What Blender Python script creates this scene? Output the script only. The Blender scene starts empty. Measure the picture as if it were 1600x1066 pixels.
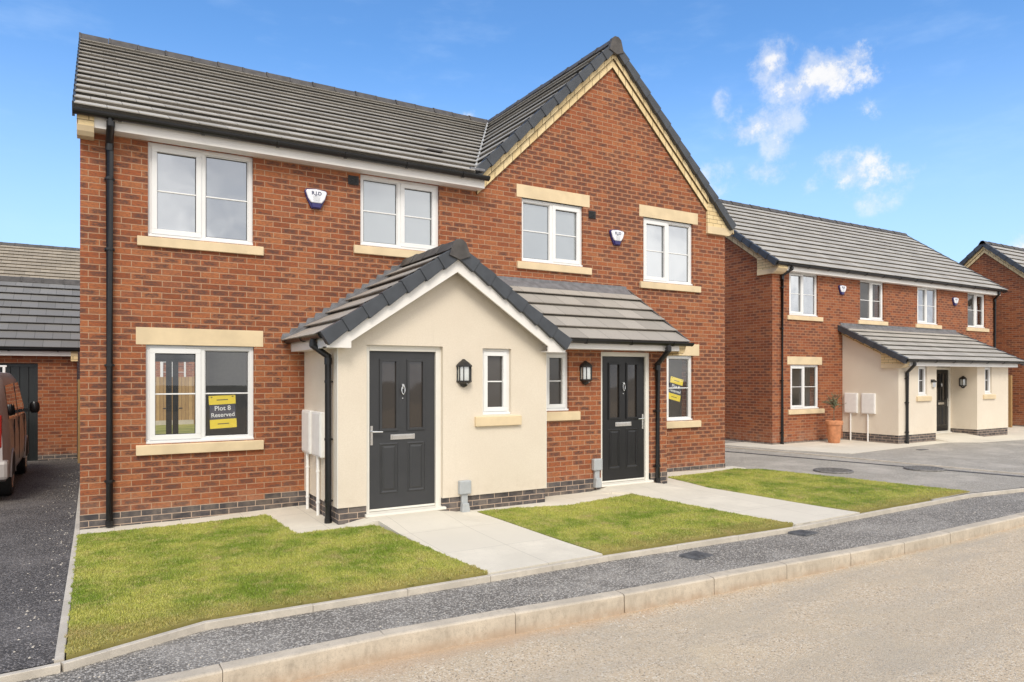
import bpy, bmesh, math, random
import numpy as np
from mathutils import Vector, Matrix, Quaternion
random.seed(7); np.random.seed(7)
R = math.radians
SC = bpy.context.scene
COL = SC.collection

# ------------------------------------------------------------------ node helpers
class NT:
    def __init__(s, tree):
        s.t = tree; s.n = tree.nodes; s.l = tree.links
    def node(s, typ, **kw):
        nd = s.n.new(typ)
        for k, v in kw.items(): setattr(nd, k, v)
        return nd
    def put(s, sock, v):
        if isinstance(v, bpy.types.NodeSocket): s.l.new(v, sock)
        elif v is not None:
            if sock.type == 'RGBA' and hasattr(v, '__len__') and len(v) == 3: v = (*v, 1)
            sock.default_value = v
    def m(s, op, a, b=None, c=None, clamp=False):
        nd = s.node('ShaderNodeMath', operation=op, use_clamp=clamp)
        for i, v in enumerate((a, b, c)):
            if v is not None: s.put(nd.inputs[i], v)
        return nd.outputs[0]
    def ss(s, x, a, b, lo=0.0, hi=1.0):
        nd = s.node('ShaderNodeMapRange', interpolation_type='SMOOTHSTEP')
        s.put(nd.inputs[0], x); nd.inputs[1].default_value = a; nd.inputs[2].default_value = b
        nd.inputs[3].default_value = lo; nd.inputs[4].default_value = hi
        return nd.outputs[0]
    def mix(s, f, a, b, blend='MIX'):
        nd = s.node('ShaderNodeMix', data_type='RGBA', blend_type=blend)
        s.put(nd.inputs[0], f); s.put(nd.inputs[6], a); s.put(nd.inputs[7], b)
        return nd.outputs[2]
    def sep(s, v):
        nd = s.node('ShaderNodeSeparateXYZ'); s.put(nd.inputs[0], v); return nd.outputs
    def comb(s, x, y, z=0.0):
        nd = s.node('ShaderNodeCombineXYZ')
        s.put(nd.inputs[0], x); s.put(nd.inputs[1], y); s.put(nd.inputs[2], z); return nd.outputs[0]
    def noise(s, vec, scale, detail=3, rough=.55, out=0):
        nd = s.node('ShaderNodeTexNoise'); s.put(nd.inputs['Vector'], vec)
        nd.inputs['Scale'].default_value = scale; nd.inputs['Detail'].default_value = detail
        nd.inputs['Roughness'].default_value = rough
        return nd.outputs[out]
    def voro(s, vec, scale, out='Distance', feature='F1'):
        nd = s.node('ShaderNodeTexVoronoi', feature=feature); s.put(nd.inputs['Vector'], vec)
        nd.inputs['Scale'].default_value = scale
        return nd.outputs[out]
    def white(s, vec, out='Color'):
        nd = s.node('ShaderNodeTexWhiteNoise', noise_dimensions='3D'); s.put(nd.inputs['Vector'], vec)
        return nd.outputs[out]
    def ramp(s, f, stops, interp='LINEAR'):
        nd = s.node('ShaderNodeValToRGB'); cr = nd.color_ramp; cr.interpolation = interp
        while len(cr.elements) < len(stops): cr.elements.new(.5)
        for e, (p, c) in zip(cr.elements, stops): e.position = p; e.color = (*c, 1)
        s.put(nd.inputs[0], f); return nd.outputs[0]
    def bump(s, h, strength=.5, dist=.01, normal=None):
        nd = s.node('ShaderNodeBump'); s.put(nd.inputs['Height'], h)
        nd.inputs['Strength'].default_value = strength; nd.inputs['Distance'].default_value = dist
        if normal is not None: s.l.new(normal, nd.inputs['Normal'])
        return nd.outputs[0]

def new_mat(name):
    m = bpy.data.materials.new(name); m.use_nodes = True
    m.node_tree.nodes.clear(); n = NT(m.node_tree)
    out = n.node('ShaderNodeOutputMaterial'); return m, n, out
def principled(n, out, col, rough=.6, normal=None, metal=0.0, spec=None, coat=None):
    b = n.node('ShaderNodeBsdfPrincipled')
    n.put(b.inputs['Base Color'], col); n.put(b.inputs['Roughness'], rough); n.put(b.inputs['Metallic'], metal)
    if spec is not None: n.put(b.inputs['Specular IOR Level'], spec)
    if coat is not None: b.inputs['Coat Weight'].default_value = coat; b.inputs['Coat Roughness'].default_value = .05
    if normal is not None: n.l.new(normal, b.inputs['Normal'])
    n.l.new(b.outputs[0], out.inputs[0]); return b
def pos(n): return n.node('ShaderNodeNewGeometry').outputs['Position']
def objc(n): return n.node('ShaderNodeTexCoord').outputs['Object']

def plain(name, col, rough=.5, metal=0.0, nscale=12, namt=.12, bump=0.0, bscale=200, spec=None, coat=None, bdist=.002):
    m, n, out = new_mat(name); p = objc(n)
    f = n.noise(p, nscale, 4)
    dark = tuple(c * (1 - namt) for c in col); lite = tuple(min(1, c * (1 + namt)) for c in col)
    c = n.mix(n.ss(f, .3, .7), dark, lite)
    nm = n.bump(n.noise(p, bscale, 3), bump, bdist) if bump else None
    r = n.m('ADD', n.m('MULTIPLY', n.noise(p, nscale * 2.3, 2), .15), rough - .07)
    principled(n, out, c, r, nm, metal, spec, coat); return m

def brick_mat(name, stops, dark, mortar, smudge=.5, uvmode=False, zoff=.025, mw=.0045, soil=True):
    m, n, out = new_mat(name)
    geo = n.node('ShaderNodeNewGeometry')
    p = geo.outputs['Position']
    if uvmode:
        uv = n.node('ShaderNodeUVMap').outputs[0]; x, z, _ = n.sep(uv); u = x
    else:
        x, y, z0 = n.sep(p); nx, ny, nz = n.sep(geo.outputs['True Normal'])
        side = n.m('GREATER_THAN', n.m('ABSOLUTE', nx), .7)
        u = n.m('ADD', n.m('MULTIPLY', x, n.m('SUBTRACT', 1.0, side)), n.m('MULTIPLY', y, side))
        z = n.m('SUBTRACT', z0, zoff)
    wob = n.noise(p, 9, 2)
    z_ = n.m('ADD', z, n.m('MULTIPLY', n.m('SUBTRACT', wob, .5), .006))
    rz = n.m('DIVIDE', z_, .075); row = n.m('FLOOR', rz); fz = n.m('FRACT', rz)
    rw = n.m('DIVIDE', n.m('ADD', u, .047), .225)
    jit = n.m('MULTIPLY', n.m('SUBTRACT', n.white(n.comb(row, 3.3, 1.0), 'Value'), .5), .05)
    cu = n.m('ADD', n.m('ADD', rw, n.m('MULTIPLY', n.m('FLOORED_MODULO', row, 2.0), .5)), jit)
    cell = n.m('FLOOR', cu); fu = n.m('FRACT', cu)
    du = n.m('MULTIPLY', n.m('MINIMUM', fu, n.m('SUBTRACT', 1.0, fu)), .225)
    dz = n.m('MULTIPLY', n.m('MINIMUM', fz, n.m('SUBTRACT', 1.0, fz)), .075)
    d = n.m('ADD', n.m('MINIMUM', du, dz), n.m('MULTIPLY', n.m('SUBTRACT', n.noise(p, 60, 2), .5), .003))
    face = n.ss(d, mw - .0012, mw + .0018)
    rc = n.white(n.comb(cell, row, .5)); r1, r2, r3 = n.sep(rc)
    col = n.ramp(r1, stops)
    # in-brick mottling and sanded streaks
    mott = n.noise(n.comb(n.m('MULTIPLY', u, 1.0), n.m('MULTIPLY', z, 2.5), r3), 26, 4, .7)
    col = n.mix(n.ss(mott, .30, .62, .62, 0.0), col, tuple(c * .55 for c in dark[:3]) if False else dark)
    zone = n.noise(n.comb(n.m('MULTIPLY', u, .45), n.m('MULTIPLY', z, 1.0), 0.0), .9, 2)
    thr = n.m('ADD', n.m('MULTIPLY', n.m('SUBTRACT', zone, .5), 1.6), smudge)
    has = n.m('LESS_THAN', r2, thr)
    eu = n.ss(n.m('ABSOLUTE', n.m('SUBTRACT', fu, .5)), .47, .25)
    ez = n.ss(n.m('ABSOLUTE', n.m('SUBTRACT', fz, .5)), .46, .2)
    sm = n.m('MULTIPLY', n.m('MULTIPLY', has, n.m('MULTIPLY', eu, ez)), n.ss(mott, .66, .38, .35, .95))
    col = n.mix(sm, col, dark)
    mo = n.mix(n.noise(p, 14, 3), tuple(c * .8 for c in mortar), tuple(min(1, c * 1.15) for c in mortar))
    # stray mortar bloom
    bloom = n.ss(n.noise(p, 4.2, 4, .7), .66, .82, 0, .3)
    col = n.mix(bloom, col, mortar)
    c = n.mix(face, mo, col)
    if soil:
        zz = n.sep(p)[2]
        f = n.m('MULTIPLY', n.ss(zz, .55, .05), n.ss(n.noise(p, 7, 4), .35, .7, 0, .28))
        c = n.mix(f, c, (.42, .33, .25))
    h = n.m('ADD', n.m('MULTIPLY', face, .8), n.m('MULTIPLY', n.noise(p, 140, 4), .35))
    h = n.m('ADD', h, n.m('MULTIPLY', r3, .15))
    nm = n.bump(h, .55, .006)
    principled(n, out, c, n.mix(face, (.95,) * 3, (.82,) * 3) and .86, nm, spec=.3)
    return m

def tile_mat(name, col, w=.33, g=.345):
    m, n, out = new_mat(name)
    u, v, _ = n.sep(n.node('ShaderNodeUVMap').outputs[0]); p = pos(n)
    row = n.m('FLOOR', n.m('ADD', n.m('DIVIDE', v, g), .001))
    cu = n.m('ADD', n.m('DIVIDE', u, w), n.m('MULTIPLY', n.m('FLOORED_MODULO', row, 2.0), .5))
    cell = n.m('FLOOR', cu); fu = n.m('FRACT', cu)
    du = n.m('MULTIPLY', n.m('MINIMUM', fu, n.m('SUBTRACT', 1.0, fu)), w)
    face = n.ss(du, .0022, .0042)
    r = n.white(n.comb(cell, row, 2.0), 'Value')
    c = n.mix(r, tuple(x * .86 for x in col), tuple(x * 1.12 for x in col))
    c = n.mix(n.ss(n.noise(p, 45, 4, .7), .35, .7, 0, .35), c, tuple(x * .72 for x in col))
    c = n.mix(n.ss(n.noise(p, 1.3, 3), .5, .75, 0, .25), c, tuple(x * 1.25 for x in col))
    c = n.mix(face, tuple(x * .3 for x in col), c)
    nm = n.bump(n.m('ADD', n.m('MULTIPLY', face, .5), n.m('MULTIPLY', n.noise(p, 260, 3), .25)), .5, .004)
    principled(n, out, c, .72, nm, spec=.35); return m

def glass_mat(name, refl=.16, tint=(.62, .66, .64)):
    m, n, out = new_mat(name)
    wv = n.bump(n.noise(objc(n), 1.7, 1), .012, .05)
    tr = n.node('ShaderNodeBsdfTransparent'); tr.inputs[0].default_value = (*tint, 1)
    gl = n.node('ShaderNodeBsdfGlossy'); gl.inputs['Roughness'].default_value = .01; n.l.new(wv, gl.inputs['Normal'])
    ge = n.node('ShaderNodeNewGeometry'); dt = n.node('ShaderNodeVectorMath', operation='DOT_PRODUCT')
    n.l.new(ge.outputs['Incoming'], dt.inputs[0]); n.l.new(ge.outputs['Normal'], dt.inputs[1])
    sch = n.m('POWER', n.m('SUBTRACT', 1.0, n.m('ABSOLUTE', dt.outputs['Value'])), 5.0)
    f = n.m('ADD', n.m('MULTIPLY', sch, .9), refl, clamp=True)
    mx = n.node('ShaderNodeMixShader'); n.put(mx.inputs[0], f)
    n.l.new(tr.outputs[0], mx.inputs[1]); n.l.new(gl.outputs[0], mx.inputs[2]); n.l.new(mx.outputs[0], out.inputs[0])
    return m
def frosted_mat(name, col, refl=.35, rough=.12):
    m, n, out = new_mat(name); p = objc(n)
    d = n.node('ShaderNodeBsdfDiffuse')
    c = n.mix(n.noise(p, .9, 2), tuple(x * .8 for x in col), tuple(x * 1.15 for x in col)); n.put(d.inputs[0], c)
    gl = n.node('ShaderNodeBsdfGlossy'); gl.inputs['Roughness'].default_value = rough
    gl.inputs[0].default_value = (.95, .97, 1, 1)
    n.l.new(n.bump(n.noise(p, 2.2, 1), .08, .05), gl.inputs['Normal'])
    fr = n.node('ShaderNodeFresnel'); fr.inputs[0].default_value = 1.5
    f = n.m('ADD', fr.outputs[0], refl - .04, clamp=True)
    mx = n.node('ShaderNodeMixShader'); n.put(mx.inputs[0], f)
    n.l.new(d.outputs[0], mx.inputs[1]); n.l.new(gl.outputs[0], mx.inputs[2]); n.l.new(mx.outputs[0], out.inputs[0])
    return m

RED = [(0.0, (.26, .078, .032)), (.3, (.335, .098, .038)), (.6, (.375, .120, .046)), (.85, (.42, .152, .060)), (1.0, (.30, .10, .048))]
M = {}
M['brick'] = brick_mat('red_brick', RED, (.105, .056, .044), (.43, .27, .170), .50)
M['brick_far'] = brick_mat('red_brick_far', [(p, (c[0] * .95, c[1] * .92, c[2] * .92)) for p, c in RED], (.12, .055, .04), (.38, .245, .155), .34, mw=.0042)
M['blue_brick'] = brick_mat('blue_brick', [(0, (.055, .050, .053)), (.5, (.085, .078, .082)), (1, (.12, .108, .108))], (.045, .042, .046), (.46, .35, .27), .2)
CR = [(0, (.72, .55, .30)), (.5, (.80, .63, .36)), (1, (.85, .69, .42))]
M['cream_brick'] = brick_mat('cream_brick', CR, (.68, .51, .27), (.24, .17, .09), .08, soil=False, mw=.0038)
M['cream_brick_uv'] = brick_mat('cream_brick_verge', CR, (.68, .51, .27), (.14, .10, .05), .05, uvmode=True, soil=False, mw=.0055)
M['stone'] = plain('cast_stone', (.70, .56, .36), .85, nscale=3, namt=.08, bump=.35, bscale=160)
def render_mat():
    m, n, out = new_mat('cream_render'); p = pos(n); z = n.sep(p)[2]
    c = n.mix(n.ss(n.noise(p, 1.1, 4), .35, .7), (.735, .650, .535), (.775, .695, .58))
    c = n.mix(n.ss(n.noise(p, 75, 4, .75), .36, .64, 0, .5), c, (.66, .575, .46))
    c = n.mix(n.ss(n.noise(n.comb(n.m('MULTIPLY', n.sep(p)[0], 6.0), n.sep(p)[1], n.m('MULTIPLY', z, .5)), 2.0, 3), .58, .78, 0, .18), c, (.60, .52, .42))
    c = n.mix(n.m('MULTIPLY', n.ss(z, .62, .26), n.ss(n.noise(p, 9, 4), .4, .7, .0, .22)), c, (.56, .47, .36))
    principled(n, out, c, .93, n.bump(n.noise(p, 170, 3), .9, .005), spec=.3); return m
M['render'] = render_mat()
M['tile'] = tile_mat('roof_tile', (.43, .405, .365))
M['tile_garage'] = tile_mat('roof_tile_garage', (.225, .218, .208))
M['tile_back'] = tile_mat('roof_tile_brown', (.37, .315, .24))
M['tile_big'] = tile_mat('roof_tile_porch', (.37, .34, .30), w=.40, g=.33)
M['verge'] = plain('dark_verge_unit', (.050, .056, .066), .5, nscale=5, namt=.15, bump=.15)
M['ridge'] = plain('ridge_tile', (.075, .068, .064), .65, nscale=7, namt=.25, bump=.3)
M['white'] = plain('white_upvc', (.80, .80, .79), .32, nscale=2, namt=.02)
M['fascia'] = plain('white_fascia', (.80, .77, .73), .4, nscale=2, namt=.03)
M['offwhite'] = plain('offwhite_door_frame', (.76, .73, .66), .4, nscale=2, namt=.03)
M['black'] = plain('black_plastic', (.012, .012, .013), .3, nscale=6, namt=.2)
M['lantern'] = plain('black_lantern_metal', (.018, .017, .017), .4, nscale=30, namt=.3, bump=.15)
M['lead'] = plain('lead_flashing', (.19, .19, .20), .5, .25, nscale=9, namt=.22, bump=.4, bscale=30, bdist=.006)
M['valley'] = plain('valley_trim', (.50, .50, .48), .5, nscale=9, namt=.1)
M['door_grey'] = plain('anthracite_door', (.036, .037, .040), .42, nscale=4, namt=.06, bump=.18, bscale=90)
M['door_black'] = plain('black_door', (.009, .009, .010), .35, nscale=4, namt=.1, bump=.18, bscale=90)
M['garage_door'] = plain('garage_door_black', (.014, .017, .017), .4, nscale=4, namt=.1)
M['chrome'] = plain('chrome', (.75, .75, .74), .18, 1.0, namt=.03)
M['glass'] = glass_mat('window_glass', .13, (.98, .99, .98))
M['glass_dark'] = frosted_mat('privacy_glass_dark', (.06, .052, .045), .06, .18)
M['glass_door'] = frosted_mat('door_glass', (.035, .027, .021), .08, .05)
M['glass_up'] = frosted_mat('window_glass_pale', (.14, .155, .165), .46, .04)  # grey diffuse part stands in for reflected overcast sky, and for blinds next door
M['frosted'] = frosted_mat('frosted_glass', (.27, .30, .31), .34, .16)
M['lamp_glass'] = frosted_mat('lamp_glass', (.55, .56, .52), .25, .1)
M['grey_box'] = plain('grey_plastic', (.40, .42, .43), .5, namt=.06)
M['white_box'] = plain('meter_box_white', (.83, .82, .79), .45, namt=.03, bump=.1, bscale=300)
M['wood'] = None
M['terracotta'] = plain('terracotta', (.56, .24, .115), .8, nscale=9, namt=.18, bump=.3, bscale=80)
M['soil'] = plain('soil', (.06, .04, .025), .95, nscale=30, namt=.3, bump=1, bscale=60, bdist=.01)
M['leaf'] = plain('olive_leaf', (.15, .17, .09), .6, nscale=30, namt=.3)
M['bark'] = plain('thin_bark', (.20, .14, .09), .85, nscale=30, namt=.3, bump=.4)
M['yellow'] = plain('sign_yellow', (.80, .62, .03), .45, nscale=5, namt=.03)
M['navy'] = plain('sign_navy', (.045, .045, .075), .45, nscale=5, namt=.05)
M['signwhite'] = plain('sign_white_ink', (.82, .82, .82), .5, namt=.01)
M['signdark'] = plain('sign_dark_ink', (.12, .10, .03), .5, namt=.01)
M['alarm_white'] = plain('alarm_white', (.80, .81, .86), .3, namt=.02)
M['alarm_blue'] = plain('alarm_blue', (.035, .03, .14), .3, namt=.05)
M['alarm_ink'] = plain('alarm_ink', (.03, .04, .10), .5, namt=.01)
M['plaster'] = plain('magnolia_plaster', (.78, .75, .69), .9, namt=.03)
M['carpet'] = plain('carpet', (.45, .41, .36), .95, nscale=40, namt=.1)
M['curtain'] = plain('curtain', (.62, .62, .60), .9, namt=.06)
M['rubber'] = plain('rubber', (.018, .018, .018), .75, namt=.1)
M['van_paint'] = plain('mauve_van_paint', (.42, .385, .365), .45, .1, nscale=2, namt=.05, coat=.25)
M['van_glass'] = frosted_mat('van_glass', (.02, .018, .018), .25, .02)
M['van_lamp'] = plain('van_tail_lamp', (.35, .012, .012), .2, namt=.1, coat=1)
M['iron'] = plain('cast_iron', (.20, .19, .175), .6, .2, nscale=25, namt=.3, bump=.8, bscale=60, bdist=.006)
M['cover'] = plain('service_cover', (.11, .11, .112), .6, nscale=15, namt=.25, bump=.4, bscale=70)
M['dark_int'] = plain('dark_interior', (.03, .03, .03), .9)

def wood_mat():
    m, n, out = new_mat('fence_timber'); p = pos(n); x, y, z = n.sep(p)
    s = n.m('ADD', x, y); f = n.m('DIVIDE', s, .125); cell = n.m('FLOOR', f); fr = n.m('FRACT', f)
    r = n.white(n.comb(cell, 1.0, 2.0), 'Value')
    grain = n.noise(n.comb(n.m('MULTIPLY', s, 12.0), 0.0, n.m('MULTIPLY', z, .9)), 4, 4, .6)
    c = n.mix(r, (.34, .20, .075), (.50, .32, .14)); c = n.mix(n.ss(grain, .4, .7, 0, .5), c, (.22, .12, .05))
    e = n.ss(n.m('MINIMUM', fr, n.m('SUBTRACT', 1.0, fr)), .02, .06)
    c = n.mix(e, (.10, .06, .03), c)
    principled(n, out, c, .8, n.bump(n.m('ADD', e, n.m('MULTIPLY', grain, .4)), .5, .008)); return m
M['wood'] = wood_mat()

def asphalt_mat(name, base, stone, fine=90, amt=.5, patch=.3, wet=None, rough=.9, bstr=.9):
    m, n, out = new_mat(name); p = pos(n)
    wp = n.noise(p, 30, 2, out=1)
    vc = n.voro(p, fine, 'Color'); r1, r2, r3 = n.sep(vc)
    vd = n.voro(p, fine, 'Distance')
    c = n.mix(n.ss(r1, 1 - amt, 1.0), base, stone)
    c = n.mix(n.ss(vd, .35, .75, 0, .6), c, tuple(b * .35 for b in base))
    c2 = n.noise(p, 1.1, 5, .65)
    c = n.mix(n.ss(c2, .42, .7, 0, patch), c, stone)
    c = n.mix(n.ss(n.noise(p, 11, 4, .7), .45, .75, 0, patch * .7), c, tuple(b * .6 for b in base))
    h = n.m('ADD', n.m('SUBTRACT', 1.0, vd), n.m('MULTIPLY', n.noise(p, 40, 3), .5))
    principled(n, out, c, rough, n.bump(h, bstr, .009), spec=.3); return m, n, out
M['pavement'] = asphalt_mat('pavement_asphalt', (.21, .192, .170), (.62, .575, .51), fine=78, amt=.60, patch=.26)[0]
M['drive'] = asphalt_mat('driveway_asphalt', (.092, .084, .080), (.36, .33, .31), fine=100, amt=.45, patch=.20)[0]
M['drive_far'] = asphalt_mat('driveway_asphalt_worn', (.42, .385, .33), (.66, .60, .52), fine=90, amt=.5, patch=.5)[0]

def road_mat():
    m, n, out = new_mat('dusty_road'); p = pos(n); x, y, z = n.sep(p)
    vc = n.sep(n.voro(p, 95, 'Color')); vd = n.voro(p, 95)
    base = (.56, .445, .31)
    c = n.mix(n.ss(vc[0], .55, 1.0), base, (.70, .62, .50))
    c = n.mix(n.ss(vc[1], .80, .95, 0, .7), c, (.20, .16, .12))
    c = n.mix(n.ss(n.noise(p, 1.6, 5, .7), .42, .68, 0, .6), c, (.50, .42, .31))
    c = n.mix(n.ss(n.noise(n.comb(n.m('MULTIPLY', x, .35), y, 3.0), 2.2, 4, .6), .45, .7, 0, .4), c, (.40, .36, .30))
    c = n.mix(n.ss(n.noise(p, .9, 3, .6), .62, .72, 0, .3), c, (.64, .52, .35))
    c = n.mix(n.ss(n.noise(n.comb(n.m('MULTIPLY', x, .10), n.m('MULTIPLY', y, 1.6), 7.0), 1.5, 4, .6), .50, .66, 0, .3), c, (.42, .36, .28))
    big = n.voro(p, 7); c = n.mix(n.ss(big, .055, .03), c, (.10, .07, .05))
    # sandy silt washed against the kerb
    k = n.m('ADD', y, n.m('MULTIPLY', n.m('SUBTRACT', n.noise(p, 3.5, 4, .7), .5), .55))
    c = n.mix(n.ss(k, 4.40, 4.72, 0, .6), c, (.50, .345, .225))
    h = n.m('ADD', n.m('SUBTRACT', 1.0, vd), n.m('MULTIPLY', n.noise(p, 22, 3), .7))
    principled(n, out, c, .92, n.bump(h, .7, .007), spec=.25); return m
M['road'] = road_mat()

def conc_mat(name, col, stain=.25, sc=2.0, slab=None, gritty=.25):
    m, n, out = new_mat(name); p = pos(n)
    a = n.noise(p, sc, 5, .65); c = n.mix(n.ss(a, .35, .7), tuple(x * .88 for x in col), tuple(min(1, x * 1.1) for x in col))
    c = n.mix(n.ss(n.noise(p, 17, 5, .75), .5, .75, 0, stain), c, tuple(x * .62 for x in col))
    v = n.sep(n.voro(p, 200, 'Color')); c = n.mix(n.ss(v[0], .8, 1.0, 0, gritty), c, tuple(x * .55 for x in col))
    h = n.noise(p, 120, 4)
    if slab:
        x, y, z = n.sep(p); (sx, ox, sy, oy) = slab
        fx = n.m('FRACT', n.m('DIVIDE', n.m('SUBTRACT', x, ox), sx)); fy = n.m('FRACT', n.m('DIVIDE', n.m('SUBTRACT', y, oy), sy))
        cx = n.m('FLOOR', n.m('DIVIDE', n.m('SUBTRACT', x, ox), sx)); cy = n.m('FLOOR', n.m('DIVIDE', n.m('SUBTRACT', y, oy), sy))
        r = n.white(n.comb(cx, cy, 1.0), 'Value'); c = n.mix(r, tuple(q * .93 for q in col), c)
        dx = n.m('MULTIPLY', n.m('MINIMUM', fx, n.m('SUBTRACT', 1.0, fx)), sx); dy = n.m('MULTIPLY', n.m('MINIMUM', fy, n.m('SUBTRACT', 1.0, fy)), sy)
        e = n.ss(n.m('MINIMUM', dx, dy), .002, .005); c = n.mix(n.m('ADD', n.m('MULTIPLY', e, .5), .5), tuple(q * .45 for q in col), c)
        h = n.m('ADD', n.m('MULTIPLY', h, .3), e)
    if name == 'concrete_kerb':
        q = n.sep(p); st = n.noise(n.comb(n.m('MULTIPLY', q[0], 9.0), 0.0, n.m('MULTIPLY', q[2], 3.0)), 1.6, 4, .7)
        c = n.mix(n.m('MULTIPLY', n.ss(st, .45, .7, 0, .6), n.ss(q[2], -.05, -.09)), c, (.33, .28, .22))
        c = n.mix(n.m('MULTIPLY', n.ss(n.noise(p, 5, 4, .7), .35, .6, .2, .7), n.ss(q[2], -.10, -.19)), c, (.40, .29, .20))
    principled(n, out, c, .9, n.bump(h, .35, .003), spec=.3); return m
M['paving'] = conc_mat('concrete_paving', (.71, .655, .55), .3, 1.2, slab=(.72, 3.10, .90, 5.62))
M['edging'] = conc_mat('concrete_edging', (.56, .505, .425), .45, 3)
M['kerb'] = conc_mat('concrete_kerb', (.54, .47, .375), .75, 2.6, gritty=.4)

def grass_mat(name, soil=False):
    m, n, out = new_mat(name); p = pos(n)
    a = n.noise(p, 1.25, 4, .6); b = n.noise(p, 6.5, 3, .6); r = n.node('ShaderNodeNewGeometry').outputs['Random Per Island']
    c = n.mix(n.ss(a, .36, .62), (.22, .31, .032), (.56, .545, .125))
    c = n.mix(n.ss(b, .47, .70, 0, .6), c, (.62, .52, .20))
    c = n.mix(n.ss(n.noise(p, 2.7, 3), .58, .72, 0, .65), c, (.60, .46, .22))
    # dry browned margin next to the kerb edging
    y = n.sep(p)[1]
    yy = n.m('ADD', y, n.m('MULTIPLY', n.m('SUBTRACT', n.noise(p, 4, 3), .5), .7))
    c = n.mix(n.ss(yy, 6.15, 5.72, 0, .6), c, (.50, .36, .15))
    if soil: c = n.mix(.55, c, (.13, .12, .035))
    else:
        c = n.mix(n.ss(r, .0, 1.0, 0, .5), c, (.12, .19, .02))
        c = n.mix(n.ss(r, .86, .98, 0, .6), c, (.62, .56, .28))
    bs = principled(n, out, c, .65, spec=.25)
    return m
M['grass'] = grass_mat('grass_blades'); M['turf'] = grass_mat('turf_base', True)
M['far_ground'] = plain('far_ground', (.34, .31, .25), .95, nscale=.6, namt=.2, bump=.5, bscale=8, bdist=.05)

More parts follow.
